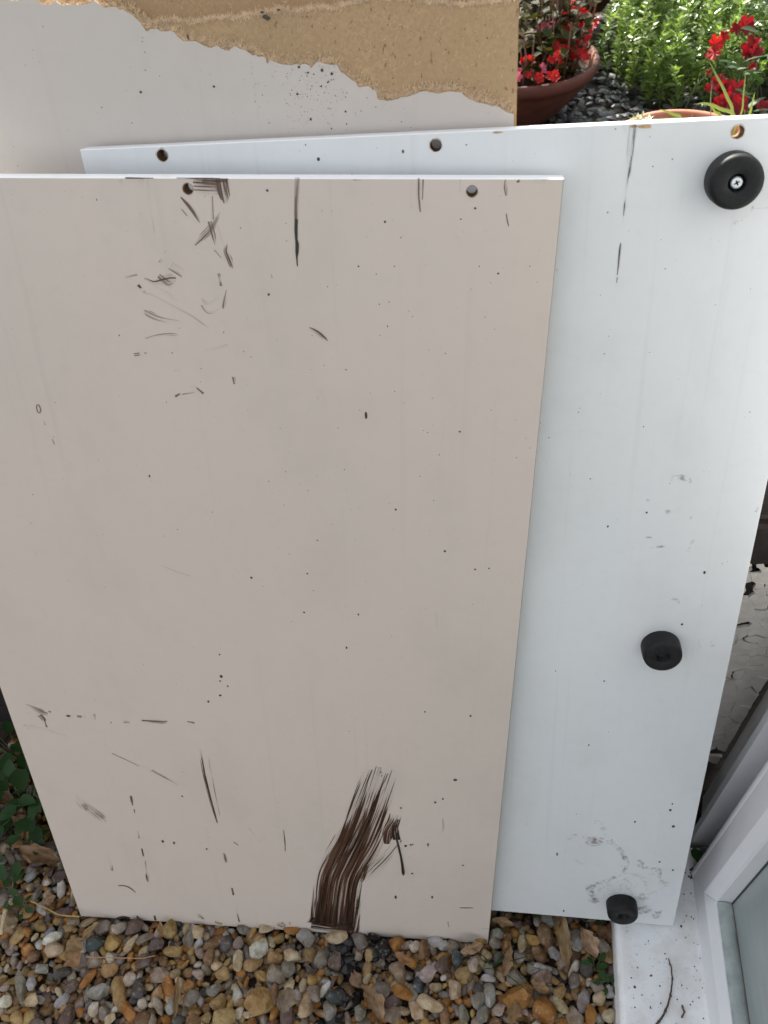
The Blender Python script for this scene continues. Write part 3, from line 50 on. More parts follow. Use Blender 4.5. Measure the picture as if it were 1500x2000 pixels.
SKIN="-72.6 1129.64 -71.69 1129.02 -70.42 1128.93 -69.03 1128.72 -68.42 1128.11 -67.66 1127.4 -66.62 1126.69 -66.01 1127.18 -64.8 1126.5 -63.38 1126.37 -62.43 1125.56 -61.34 1126.29 -59.47 1125.8 -58.87 1125.98 -57.61 1125.52 -56.39 1125.12 -55.14 1125.04 -54.13 1125.54 -52.84 1124.75 -51.91 1124.12 -50.51 1124.2 -48.69 1124.02 -47.96 1123.56 -46.88 1123.2 -45.99 1122.59 -44.76 1121.45 -43.7 1121.2 -42.24 1121.61 -41.29 1120.92 -40.43 1120.81 -39.61 1119.57 -38.29 1119.25 -36.74 1119.88 -35.9 1119.52 -34.16 1119.32 -33.12 1119.27 -31.58 1119.21 -30.56 1119.87 -29.39 1120.28 -28.32 1120.14 -27.27 1119.93 -25.62 1120.1 -24.2 1120.42 -23.47 1119.63 -22.05 1119.5 -20.78 1120.14 -19.11 1119.87 -18.04 1119.22 -17.94 1117.78 -16.89 1117.31 -16.3 1116.6 -15.25 1116.25 -14.38 1115.83 -13.23 1115.31 -12.15 1115.21 -11.06 1114.97 -9.34 1115.3 -7.98 1115.02 -6.62 1115.39 -5.47 1116.37 -4.36 1117.19 -2.25 1118.29 -2.39 1117.03 -1.4 1116.44 -0.88 1115.56 0.23 1114.78 1.98 1114.58 3.13 1114.04 4.19 1113.91 5.34 1114.64 6.91 1114 8.26 1114.3 9.21 1113.6 10.28 1113.9 11.24 1113.96 12.71 1114.22 14.33 1114.12 15.19 1113.61 16.82 1113.76 17.96 1113.47 19.54 1113.26 21.05 1113.68 22.07 1113.55 23.55 1113.72 24.73 1114.21 26.47 1114.38 28.03 1115.22 29.86 1115.42 30.9 1114.69 31.76 1113.89 32.73 1113.45 33.57 1112.5 34.78 1112.01 35.55 1111.04 36.68 1110.49 37.71 1109.71 38.94 1110.22 40.65 1110.68 42.19 1110.75 43.67 1110.47 44.97 1110.58 45.67 1110.15 47.33 1109.9 47.92 1109.31 48.62 1108.45 49.73 1107.87 50.67 1108.59 52.15 1108.63 52.4 1107.84 53.49 1107.09 54.27 1106.67 55.37 1105.41 56.5 1105.45 57.82 1104.59 58.75 1103.87 59.25 1103 60.11 1102.57 60.93 1101.89 61.19 1100.88 62.3 1100.83 62.91 1099.77 63.12 1099.49 64.13 1098.88 65.03 1097.73 65.04 1096.73 66 1096.03 66.48 1094.61 67.4 1093.22 68.52 1092.4 69.77 1092.64 70.65 1093.31 71.86 1093.78 72.63 1094.2 74.27 1093.45 75.64 1093.52 76.74 1093.5 78.07 1093.35 79.01 1092.42 79.83 1091.88 81.13 1091.72 81.97 1091.33 82.57 1091.68 84.4 1091.41 85.66 1091.71 86.45 1091.7 88.29 1092.1 88.9 1091.75 89.49 1090.87 90.55 1090.8 91.57 1090.16 91.69 1088.9 92.38 1088.02 93.17 1087.14 93.83 1086.37 95.06 1086.02 96.14 1084.77 96.82 1084.27 97.52 1083.58 98.75 1084.01 100.16 1083.65 100.79 1084.11 102.18 1083.8 103.32 1083.55 104.42 1083.39 105.84 1083.61 107.08 1083.78 107.98 1083.03 109.08 1082.6 109.85 1081.82 110.95 1081.4 111.83 1080.89 113.18 1080.27 114.19 1079.54 115.46 1079.83 115.91 1079.04 117.05 1078.55 118.36 1078.54 119.56 1078.07 120.81 1079.04 121.95 1078.95 123.2 1079.93 123.99 1079.46 125.21 1078.99 126.14 1078.23 127.06 1077.51 128.24 1076.9 129.23 1076.46 130.18 1075.93 131.37 1075.87 132.62 1075.92 133.5 1075.4 134.93 1076.57 136.09 1077 136.79 1077.12 138.22 1078.02 139.68 1078.12 140.72 1077.4 141.7 1076.54 142.61 1076.28 144.05 1076.06 145 1074.83 145.8 1075.55 147.01 1075.23 147.58 1074.9 148.64 1073.51 149.53 1073.16 150.53 1072.71 151.47 1071.63 152.63 1071.08 153.98 1071.48 154.87 1071.3 155.81 1071.01 156.37 1070.01 157.75 1069.83 158.83 1070.08 159.61 1070.05 161.21 1069.77 162.08 1069.35 162.68 1068.71 162.8 1067.9 162.65 1067.04 163.26 1065.63 163.59 1065.15 164.47 1065.14 165.21 1066.14 166.45 1066.91 167.26 1067.37 168.52 1066.05 169.32 1066.04 170.49 1065.54 171.43 1065.02 172.38 1064.52 173.45 1064.52 174.61 1064.11 176.04 1063.35 176.66 1063.67 178.25 1063.38 179.01 1063.16 179.87 1062.97 181.29 1062.85 182.52 1062.57 184.04 1062.74 184.98 1063.12 185.57 1062.92 186.96 1063.38 188.01 1063.3 188.82 1062.67 190.31 1062.69 191.35 1062.75 192.62 1063.17 193.59 1063.07 194.77 1063.01 195.64 1062.57 196.28 1062.24 197.47 1061.18 198.12 1060.42 199.39 1060.25 199.87 1060.39 200.9 1061.68 201.81 1062.73 202.66 1062.86 204.35 1064.02 205.59 1063.68 207.04 1063.65 207.54 1063.05 209.57 1062.67 209.99 1062.27 211.43 1062.38 212 1061.83 213.13 1061.76 214.11 1061.12 215.06 1061.31 216.55 1061.32 217.3 1060.57 218.57 1061.21 219.83 1061.91 219.75 1060.83 220.58 1060.15 220.46 1059.56 221.25 1058.13 221.54 1057.37 221.92 1056.31 222.98 1055.8 223.66 1054.71 224.6 1054.73 226.29 1053.6 226.52 1052.86 227.38 1053.01 227.99 1051.65 228.96 1051.51 229.53 1050.79 230.52 1050.12 231.63 1048.89 232.69 1048.83 233.53 1048.41 234.2 1047.6 234.46 1046.48 234.87 1045.55 235.75 1044.54 237.04 1044.67 238.11 1044.43 239.31 1044.6 241.03 1044.81 242.04 1044.45 242.7 1044.73 244.03 1044.64 244.66 1044.38 245.65 1043.61 246.69 1042.39 247.26 1041.73 248.22 1041.62 249.03 1041.83 249.83 1040.24 249.83 1038.7 250.28 1038.1 250.21 1037.23 250.51 1036.28 250.9 1035.19 251.62 1034.53 253.51 1034.41 254.25 1034.56 255.19 1034.06 256.57 1034.67 256.99 1034.1 258.45 1033.26 260.07 1034.14 260.66 1033.68 262.62 1033.81 263.5 1034 264.4 1034.52 265.45 1034.44 266.94 1034.8 267.58 1034.66 268.87 1035.95 270.26 1035.53 271.03 1035.87 272.45 1035.88 273.5 1035.76 274.45 1035.47 275.49 1036.14 277.34 1036.34 278.61 1037.03 278.92 1036.66 280.39 1037.44 281.49 1037.61 282.62 1037.99 283.9 1038.7 284.75 1038.58 285.76 1038.94 287.2 1039.01 288.22 1039.18 289.06 1039.07 290.9 1038.84 291.43 1038.35 292.3 1037.97 293.47 1037.96 294.67 1037.98 295.25 1037.98 296.87 1037.5 297.61 1036.98 298.83 1036.99 300.2 1036.59 301.11 1036.98 302.66 1037.49 303.74 1037.49 304.97 1037.68 305.83 1037.88 307.08 1037.88 308.34 1037.74 309.45 1038.29 310.34 1037.63 311.46 1037.57 312.84 1037.2 314.45 1037.44 315.24 1036.96 316.47 1037.12 317.4 1036.76 317.95 1036.4 319.43 1034.7 320.05 1034.41 320.84 1033.46 321.88 1033.53 322.7 1032.43 323.4 1031.68 324.28 1031.8 325.42 1031.07 326.55 1031.17 327.79 1029.87 328.72 1029.66 329.21 1029.43 330.34 1028.74 331.32 1028.9 332.77 1028.61 333.79 1028.44 335.26 1028 336.43 1027.76 337.71 1027.64 338.42 1026.97 339.53 1026.88 340.86 1025.94 342.11 1025.59 343.15 1026.72 344.71 1025.18 345.12 1025.79 346.33 1025.15 347.9 1024.83 348.36 1024.13 348.83 1023.68 350.29 1022.41 351.02 1022.71 351.86 1021.55 353.03 1021.74 353.94 1020.48 354.95 1020.84 356.27 1020.1 357.62 1019.75 358.52 1019.42"
LEDGE="59.31 1098.96 61.02 1099.43 62.98 1100.12 64.74 1100.23 65.7 1100.5 67.88 1100.31 69.36 1100.46 70.27 1100.36 71.28 1099.54 72.43 1099.1 73.78 1098.18 75.51 1099.2 76.92 1099.55 78.18 1099.26 79.65 1099.68 80.24 1099.64 81.73 1099.6 83.51 1098.9 84.36 1100.09 85.48 1099.44 87.14 1099.8 88.13 1099.28 90.15 1100.02 91.01 1100.37 92.27 1100.39 93.83 1099.23 95.26 1099.64 96.32 1098.98 97.78 1098.53 99.25 1098.47 100.07 1098.19 101.66 1097.75 102.54 1097.26 104.22 1096.73 105.77 1096.89 106.79 1097.65 108.33 1097.59 109.51 1097.93 111.06 1097.22 112.64 1098.29 113.28 1098.37 114.97 1096.82 115.64 1097.57 117.25 1098.09 118.26 1098.38 119.67 1098.32 121.68 1098.61 122.57 1098.75 123.94 1098.97 125.41 1099.45 126.88 1098.67 127.75 1099.27 129.53 1099.03 130.51 1098.97 131.96 1098.74 133.18 1098.84 134.9 1098.27 135.62 1098.99 137 1098.79 138.89 1099.03 139.8 1098.48 141.26 1098.43 142.53 1098.45 143.76 1098.24 145.01 1098.27 147.22 1099 147.96 1099.36 149.64 1099.25 150.54 1099.11 151.91 1099.48 152.81 1099.33 154.4 1099.61 155.44 1099.54 157.39 1100.51 158.28 1100.38 159.53 1100.51 160.57 1100.44 161.86 1099.97 162.99 1099.84 164.31 1099.91 165.6 1100.57 166.28 1100.42 167.96 1100.96 169.06 1100.83 170.45 1101.13 172.1 1099.71 173.04 1100.98 174.09 1100.74 175.18 1101.23 176.89 1100.52 177.89 1101.38 179.17 1101.03 180.24 1101.25 181.61 1101.32 183.33 1101.43 184 1100.65 185.53 1099.95 186.98 1100.07 187.92 1100.14 189.24 1099.96 189.86 1100.02 191.71 1100.67 193.14 1100.35 194.07 1100.18 195.46 1100.66 196.37 1100.52 197.78 1100.71 198.6 1101.01 200.18 1100.61 201.17 1100.5 202.41 1101.75 203.64 1101.2 205.57 1100.88 205.87 1100.8 207.34 1100.99 208.44 1101.34 209.57 1100.71 211.53 1100.91 212.33 1101.26 213.74 1100.84 215.64 1100.53 217.21 1099.38 217.75 1099.44 218.57 1100.51 220.03 1099.82 221.34 1099.95 222.62 1100.2 223.91 1100.99 225.5 1101.62 226 1100.97 227.49 1101.38 228.09 1101.6 229.93 1101.53 230.95 1102.11 232.54 1102.63 233.3 1102.5 234.94 1102.01 235.65 1102.82 237.26 1103.23 238.73 1102.84 239.9 1103.04 240.83 1102.94 241.66 1103.2 243.12 1103.87 244.5 1103.12 246.01 1103.68 246.92 1104.54 248.19 1104.17 249.12 1104.75 250.13 1105.1 251.73 1104.71 253.19 1104.46 254.39 1104.21 255.74 1104.4 256.46 1104.62 257.62 1104.88 258.93 1105.28 260.39 1105.23 261.7 1104.48 262.58 1105.03 263.78 1104.79 265.02 1104.58 266.16 1104.22 267.59 1105.46 268.95 1104.89 270.11 1104.17 270.95 1104.05 272.13 1104.52 273.15 1103.3 275.03 1103.04 275.48 1103.25 276.99 1102.54 278.38 1103.2 279.25 1102.98 280.43 1103.19 281.74 1102.5 282.24 1102.26 284.46 1101.84 285.21 1101.56 286.27 1100.56 287.76 1100.77 288.99 1101.03 290.45 1100.57 291.26 1100.47 292.75 1100.65 293.55 1100.05 295.07 1099.74 296.42 1099.36 297.57 1099.35 298.36 1099.03 299.49 1098.6 301.7 1098.74 302.44 1097.87 303.32 1098.49 304.5 1097.97 305.75 1098.06 307.14 1098.32 308.22 1097.64 309.33 1097.62 310.86 1096.86 311.94 1096.71 313.17 1097.04 313.6 1096.54 314.81 1097.53 316.38 1096.93 317.82 1096.34 318.82 1096.6 319.89 1096.67 320.97 1096.33 322.5 1096.18 323.32 1096.95 324.88 1097.01 325.69 1096.66 326.9 1096.96 328.02 1096.34 329.26 1096.49 330.69 1096.98 331.14 1096.18 332.64 1096.3 333.9 1096.76 334.82 1096.13 336.35 1096.06 337.1 1096.24 338.34 1096.63 339.55 1095.94 340.46 1096.25 341.39 1096.36 342.83 1096.14 344.18 1096.72 344.94 1096.59 346.12 1096.79 347.09 1097.6 348.82 1096.76 349.83 1097.19 350.89 1097.62 351.73 1097.44 353.29 1097.37 353.96 1098.44 355.43 1097.65 356.38 1097.86 357.67 1098.4 358.83 1098.4 360.16 1098.29 361.61 1098.42 362.17 1098.21 363.57 1098.05 364.96 1098.46 365.77 1098.06 367 1098.5 368.22 1097.98 369.6 1098.34 370.55 1098.74"
STONES=[[-510.4,267.3,15.2,11.8,0.12,"u"],[-487.3,272.2,10.4,11.9,1.31,"y"],[-578.2,266.1,12.7,7.5,0.67,"w"],[-567.3,253.1,13.7,10.0,0.28,"c"],[-507.9,289.7,9.7,12.0,1.74,"g"],[-466.4,296.7,15.4,12.0,0.12,"p"],[-409.0,302.9,15.7,13.5,-0.33,"t"],[-420.5,276.1,14.0,10.3,0.12,"p"],[-459.5,274.8,8.1,13.3,-0.46,"c"],[-394.8,272.4,9.5,15.4,1.68,"t"],[-379.1,291.2,16.3,7.4,1.67,"g"],[-430.4,252.8,12.4,11.7,0.12,"p"],[-505.8,249.0,11.7,11.0,0.12,"k"],[-479.2,237.7,10.9,9.8,0.46,"t"],[-505.1,221.6,15.1,7.9,1.64,"o"],[-484.5,209.3,14.3,9.3,0.28,"l"],[-524.9,210.2,10.1,7.9,0.45,"p"],[-572.7,188.5,8.6,10.7,1.98,"c"],[-583.6,208.2,13.0,6.5,-0.98,"l"],[-596.0,201.5,20.2,7.2,-0.9,"g"],[-609.8,181.4,8.5,8.5,0.12,"w"],[-429.7,221.7,10.7,12.2,0.12,"d"],[-350.8,216.2,9.9,11.3,0.12,"g"],[-516.6,174.8,12.7,9.1,1.76,"p"],[-482.1,187.1,9.2,7.8,1.29,"w"],[-467.5,185.8,9.1,7.0,1.73,"g"],[-432.8,190.0,16.9,7.7,-1.05,"o"],[-454.5,178.8,10.5,7.7,0.63,"c"],[-545.6,225.1,12.3,6.5,0.37,"d"],[-573.8,226.3,10.9,8.0,0.66,"l"],[-360.5,231.4,9.3,7.1,-0.32,"o"],[-378.8,204.7,12.0,6.3,1.67,"l"],[-595.7,240.9,8.1,8.8,0.12,"b"],[-617.1,269.7,8.2,6.7,1.8,"o"],[-625.3,323.2,11.6,6.9,1.8,"g"],[-645.3,346.3,8.6,10.2,0.12,"l"],[-601.8,351.3,9.4,9.4,0.12,"p"],[-165.3,318.1,15.1,9.6,0.12,"c"],[-210.3,310.0,13.2,11.0,0.12,"l"],[-132.3,316.6,12.5,11.0,-0.36,"g"],[-273.3,288.3,13.9,11.0,0.91,"w"],[-300.0,271.8,14.5,8.7,1.72,"c"],[-247.4,280.1,10.2,9.4,0.12,"t"],[-223.1,284.4,12.3,10.2,0.12,"c"],[-304.6,292.7,9.6,7.4,1.63,"g"],[-339.9,271.6,12.4,9.5,1.65,"b"],[-278.3,268.5,12.3,8.0,0.36,"t"],[-180.9,288.8,11.6,9.4,0.97,"g"],[-160.9,287.9,13.0,11.6,1.55,"p"],[-97.3,309.4,11.6,10.2,-0.53,"g"],[-225.9,269.6,10.1,10.1,0.12,"g"],[-241.6,260.6,13.6,11.5,0.12,"k"],[-256.9,225.1,19.7,16.2,0.44,"t"],[-315.1,216.8,12.0,10.6,1.64,"t"],[-325.1,231.9,10.7,9.3,0.12,"g"],[-299.3,201.5,18.8,12.6,0.28,"t"],[-190.9,226.4,14.0,9.8,1.16,"c"],[-182.2,244.2,12.0,9.2,-0.65,"k"],[-156.1,243.0,11.3,9.9,0.12,"u"],[-159.0,227.2,11.9,9.1,1.54,"g"],[-93.3,257.5,14.8,12.7,0.12,"g"],[-62.3,260.1,15.5,9.9,-0.03,"o"],[-77.9,248.2,12.6,9.8,0.43,"p"],[-73.0,231.1,11.1,9.7,0.12,"k"],[-116.8,228.7,10.4,7.7,1.52,"g"],[-144.2,219.3,8.3,6.9,1.53,"o"],[-272.0,207.3,6.3,4.9,0.12,"c"],[-260.5,256.3,9.3,6.5,-0.18,"y"],[-52.3,319.5,9.5,8.0,-0.54,"w"],[-39.4,315.0,11.6,6.5,1.48,"b"],[7.9,311.5,12.2,11.2,0.12,"u"],[-12.0,299.9,11.5,8.6,1.46,"p"],[-31.8,288.5,14.3,12.9,0.12,"i"],[30.5,306.4,10.0,7.9,-1.12,"i"],[20.7,291.6,12.1,10.7,0.12,"t"],[8.1,269.9,14.1,10.6,-0.91,"c"],[-24.7,250.4,17.4,9.1,-0.19,"c"],[-42.3,271.9,11.3,7.1,1.48,"u"],[-50.4,260.9,10.6,8.4,1.68,"g"],[54.0,289.9,11.0,5.7,-0.04,"l"],[54.9,270.6,15.4,8.8,-1.43,"l"],[42.1,261.0,10.5,10.5,0.12,"g"],[92.9,274.0,21.7,15.4,0.45,"o"],[128.8,260.6,16.6,14.5,-1.16,"o"],[47.7,246.5,10.4,7.6,1.42,"g"],[41.2,278.3,9.2,7.7,0.12,"d"],[130.9,355.5,15.3,12.4,-1.19,"b"],[132.4,376.1,11.8,9.6,-0.5,"l"],[114.4,348.1,11.6,9.5,-0.98,"y"],[97.3,339.4,13.8,7.3,1.23,"c"],[144.4,333.8,13.0,8.6,-1.39,"l"],[176.0,353.5,13.8,8.7,1.36,"l"],[209.2,350.8,12.3,10.8,-0.71,"k"],[127.4,303.3,12.0,9.2,-0.04,"k"],[127.4,312.9,12.1,5.0,-0.12,"l"],[169.8,302.1,12.0,7.8,1.36,"g"],[187.6,318.2,9.2,9.9,0.12,"d"],[220.7,340.3,13.6,9.3,1.17,"b"],[221.8,321.7,11.3,7.1,1.52,"p"],[219.0,294.9,9.1,8.4,0.12,"l"],[202.1,299.1,9.1,9.8,0.12,"k"],[182.2,278.1,14.6,8.3,1.26,"l"],[204.2,284.5,9.0,9.7,0.12,"c"],[170.2,260.9,12.4,11.7,0.12,"k"],[148.8,286.4,11.2,7.7,1.03,"t"],[122.6,277.0,9.8,9.1,0.12,"d"],[63.0,348.7,10.2,9.5,0.12,"g"],[61.3,337.1,9.5,7.3,0.12,"g"],[88.7,366.8,10.3,8.8,0.12,"p"],[91.7,297.7,14.2,9.2,-0.04,"g"],[68.6,256.9,11.1,9.7,0.12,"i"],[190.4,261.6,12.4,8.2,1.35,"o"],[216.1,265.3,8.9,8.2,0.12,"c"],[-657.8,409.9,16.2,12.2,1.61,"y"],[-621.5,384.5,6.4,5.6,0.11,"l"],[-648.8,354.2,7.9,7.1,0.12,"l"],[-618.2,341.1,7.8,5.5,0.12,"w"],[-617.0,357.9,7.9,8.6,0.12,"p"],[-482.0,292.1,9.7,7.5,0.66,"k"],[-553.2,292.0,10.6,7.5,0.67,"k"],[-492.6,288.7,8.2,6.7,0.12,"c"],[-368.6,300.0,9.7,8.2,0.12,"c"],[-337.9,317.6,9.0,7.5,0.12,"c"],[-268.7,317.5,11.2,8.2,0.82,"c"],[-231.2,319.8,11.9,6.7,0.12,"o"],[-301.7,311.5,8.9,6.7,0.12,"g"],[-111.6,322.5,11.0,5.9,0.12,"b"],[-77.8,317.8,10.2,9.5,0.12,"o"],[-23.9,328.9,7.3,9.5,1.47,"l"],[-12.7,325.6,9.5,6.6,-0.21,"l"],[-130.5,300.1,7.3,8.0,0.12,"k"],[-115.8,299.9,6.5,8.7,0.12,"t"],[41.0,338.7,8.8,5.8,0.12,"t"],[76.9,346.3,7.3,6.6,0.12,"b"],[101.9,362.9,6.6,5.1,0.12,"b"],[120.0,371.9,5.9,8.1,0.12,"k"],[192.8,387.5,12.6,5.9,0.12,"k"],[203.1,374.9,6.6,5.9,0.12,"o"],[212.2,369.2,9.5,8.8,0.12,"b"],[224.3,369.3,12.4,8.0,1.43,"b"],[155.5,322.7,8.6,8.6,0.12,"k"],[113.3,308.0,7.1,10.7,1.39,"g"],[95.4,322.0,8.6,7.2,0.12,"l"],[88.6,311.4,6.4,5.0,0.12,"t"],[49.1,319.7,7.9,6.5,0.12,"c"],[67.0,318.6,7.9,8.6,0.12,"d"],[53.5,300.7,10.7,7.8,1.43,"g"]]
LEAVES=[[-637.2,375.1,69.7,20.6,-0.16],[-728.4,459.6,40.0,16.7,-0.85],[-711.0,437.0,37.8,14.8,-0.13],[-696.8,421.1,27.7,16.3,0.72],[-535.0,259.5,28.0,19.1,-0.44],[-531.1,241.9,27.7,20.4,-0.71],[-218.6,228.6,30.8,22.4,1.48],[-103.0,237.8,51.5,18.1,-0.92],[-66.7,299.7,24.4,11.5,-0.45],[-128.6,266.5,18.4,15.6,0.6],[70.2,363.0,32.3,10.3,-0.08],[160.1,346.7,64.9,14.4,-1.53],[191.3,349.1,38.9,18.7,-1.11],[27.1,323.5,34.6,13.0,0.36],[76.7,315.7,44.3,12.1,1.45],[88.9,251.0,28.8,15.1,1.22],[146.2,371.3,22.0,8.8,1.21],[124.0,284.6,23.7,11.2,-0.29],[-369.8,213.3,47.9,8.5,1.77],[-598.6,315.7,19.9,12.2,0.48],[-520.0,279.0,32.7,7.4,0.99],[-416.8,295.4,22.3,7.4,-1.08]]
TWIGS={"sill":[[289.6,333.6,49.0],[292.5,322.8,49.0],[292.5,309.3,49.0],[289.8,295.1,49.0],[285.1,280.9,49.0],[278.8,268.4,49.0],[271.4,258.3,49.0],[265.7,251.9,49.0]],"frag":[[301.8,280.0,49.0],[302.7,276.0,49.0],[304.2,272.7,49.0],[301.1,267.7,49.0],[299.6,265.2,49.0]],"straw":[[-513.2,246.6,18.0],[-489.6,248.7,18.0],[-460.1,251.6,18.0],[-430.8,254.5,18.0],[-414.6,260.4,18.0]],"stalk":[[-622.1,307.7,22.0],[-590.7,300.0,22.0],[-572.4,294.4,22.0],[-556.8,294.8,22.0],[-540.7,296.0,22.0]],"twig1":[[-209.5,303.1,20.0],[-198.5,284.6,20.0],[-183.3,273.4,20.0],[-171.9,266.5,20.0]],"twig2":[[-267.7,258.7,20.0],[-250.6,248.0,20.0],[-237.3,230.9,20.0],[-231.8,222.3,20.0]],"splinter":[[-646.1,258.6,22.0],[-651.1,276.0,22.0],[-654.0,292.5,22.0]]}
PAL={"w":[0.72,0.69,0.63],"c":[0.56,0.45,0.3],"t":[0.42,0.285,0.13],"o":[0.42,0.205,0.06],"b":[0.25,0.15,0.08],"g":[0.27,0.25,0.22],"d":[0.11,0.105,0.1],"u":[0.085,0.105,0.11],"p":[0.165,0.12,0.108],"l":[0.42,0.42,0.42],"k":[0.36,0.3,0.25],"y":[0.5,0.33,0.12],"i":[0.55,0.47,0.43]}


def unflat(s, n):
    v = [float(x) for x in s.split()]
    return [v[i:i+n] for i in range(0, len(v), n)]

# ------------------------------------------------------------------ helpers
def mesh(name, verts, faces, mats=(), idx=None, smooth=False, attrs=None, uv=None):
    me = bpy.data.meshes.new(name)
    me.from_pydata(verts, [], faces)
    for mt in (mats if isinstance(mats, (list, tuple)) else [mats]): me.materials.append(mt)
    if idx: me.polygons.foreach_set('material_index', idx)
    if smooth: me.polygons.foreach_set('use_smooth', [True]*len(me.polygons))
    for k, vals in (attrs or {}).items():
        if isinstance(vals[0], (tuple, list)):
            a = me.attributes.new(k, 'FLOAT_VECTOR', 'POINT'); a.data.foreach_set('vector', [c for v in vals for c in v])
        else:
            a = me.attributes.new(k, 'FLOAT', 'POINT'); a.data.foreach_set('value', vals)
    if uv:
        l = me.uv_layers.new(name='UVMap')
        vi = [0]*len(me.loops); me.loops.foreach_get('vertex_index', vi)
        l.data.foreach_set('uv', [c for i in vi for c in uv[i]])
    me.update()
    return me
def sharpen(me, ang):
    bm = bmesh.new(); bm.from_mesh(me)
    sh = [len(e.link_faces) == 2 and e.calc_face_angle(0) > ang for e in bm.edges]; bm.free()
    a = me.attributes.get('sharp_edge') or me.attributes.new('sharp_edge', 'BOOLEAN', 'EDGE'); a.data.foreach_set('value', sh)
    return me
def link(name, me, parent=None, mat=None):
    o = bpy.data.objects.new(name, me); COL.objects.link(o)
    if parent is not None: o.parent = parent
    if mat is not None: o.matrix_basis = mat
    return o
def tag(o, label=None, cat=None, group=None, kind=None):
    if label: o['label'] = label
    if cat: o['category'] = cat
    if group: o['group'] = group
    if kind: o['kind'] = kind
    return o
def thing(name, label, cat, mat=None, group=None):
    return tag(link(name, None, None, mat), label, cat, group)

class MB:                                   # mesh collector
    def __init__(s): s.v = []; s.f = []; s.i = []; s.a = {}
    def add(s, v, f, mi=0, **at):
        n = len(s.v); s.v += [tuple(p) for p in v]; s.f += [tuple(n+i for i in q) for q in f]; s.i += [mi]*len(f)
        for k, val in at.items(): s.a.setdefault(k, []); s.a[k] += (val if isinstance(val, list) else [val]*len(v))
    def box(s, a, b, mi=0):
        (x0, y0, z0), (x1, y1, z1) = a, b
        v = [(x, y, z) for z in (z0, z1) for y in (y0, y1) for x in (x0, x1)]
        s.add(v, [(0, 2, 3, 1), (4, 5, 7, 6), (0, 1, 5, 4), (2, 6, 7, 3), (0, 4, 6, 2), (1, 3, 7, 5)], mi)
    def tube(s, pts, rad, n=6, mi=0, **at):
        pts = [Vector(p) for p in pts]
        rads = rad if isinstance(rad, list) else [rad]*len(pts)
        v = []; up = Vector((.31, .17, .93))
        for i, p in enumerate(pts):
            d = (pts[min(i+1, len(pts)-1)]-pts[max(i-1, 0)]).normalized()
            a = d.cross(up)
            if a.length < 1e-4: a = d.cross(Vector((1, 0, 0)))
            a.normalize(); b = d.cross(a)
            v += [p+(a*math.cos(t)+b*math.sin(t))*rads[i] for t in (2*math.pi*k/n for k in range(n))]
        f = [(i*n+k, i*n+(k+1) % n, (i+1)*n+(k+1) % n, (i+1)*n+k) for i in range(len(pts)-1) for k in range(n)]
        f += [tuple(range(n-1, -1, -1)), tuple((len(pts)-1)*n+k for k in range(n))]
        s.add(v, f, mi, **at)
    def build(s, name, mats, parent=None, smooth=False, mat=None, kind=None):
        o = link(name, mesh(name, s.v, s.f, mats, s.i, smooth, s.a), parent, mat)
        if kind: o['kind'] = kind
        return o

def fill2d(loops):
    """triangulate polygon with holes; returns (verts2d, tris)"""
    bm = bmesh.new(); es = []
    for lp in loops:
        vs = [bm.verts.new((p[0], p[1], 0)) for p in lp]
        es += [bm.edges.new((vs[i], vs[(i+1) % len(vs)])) for i in range(len(vs))]
    bm.verts.index_update()
    bmesh.ops.triangle_fill(bm, use_beauty=True, edges=es, normal=(0, 0, 1))
    bm.normal_update()
    tris = []
    for f in bm.faces:
        q = [v.index for v in f.verts]
        a, b, c = (f.verts[i].co for i in range(3))
        if (b-a).cross(c-a).z < 0: q.reverse()
        tris.append(tuple(q))
    vs = [(v.co.x, v.co.y) for v in bm.verts]; bm.free()
    return vs, tris
def area2(lp): return sum(lp[i][0]*lp[(i+1) % len(lp)][1]-lp[(i+1) % len(lp)][0]*lp[i][1] for i in range(len(lp)))/2
def prism(mb, loops, z1, z0, front=0, side=1, back=1, hole=None):
    """loops[0] outer, others holes; front face at z1, back at z0"""
    loops = [lp if (area2(lp) > 0) == (i == 0) else lp[::-1] for i, lp in enumerate(loops)]
    vs, tr = fill2d(loops)
    mb.add([(x, y, z1) for x, y in vs], tr, front)
    mb.add([(x, y, z0) for x, y in vs], [t[::-1] for t in tr], back)
    for i, lp in enumerate(loops):
        n = len(lp)
        mb.add([(x, y, z0) for x, y in lp]+[(x, y, z1) for x, y in lp],
               [(k, (k+1) % n, n+(k+1) % n, n+k) for k in range(n)], side if i == 0 or hole is None else hole)
def circle(cx, cy, r, n=28, jit=0):
    return [(cx+math.cos(2*math.pi*k/n)*r*(1+rng.uniform(-jit, jit)), cy+math.sin(2*math.pi*k/n)*r*(1+rng.uniform(-jit, jit))) for k in range(n)]

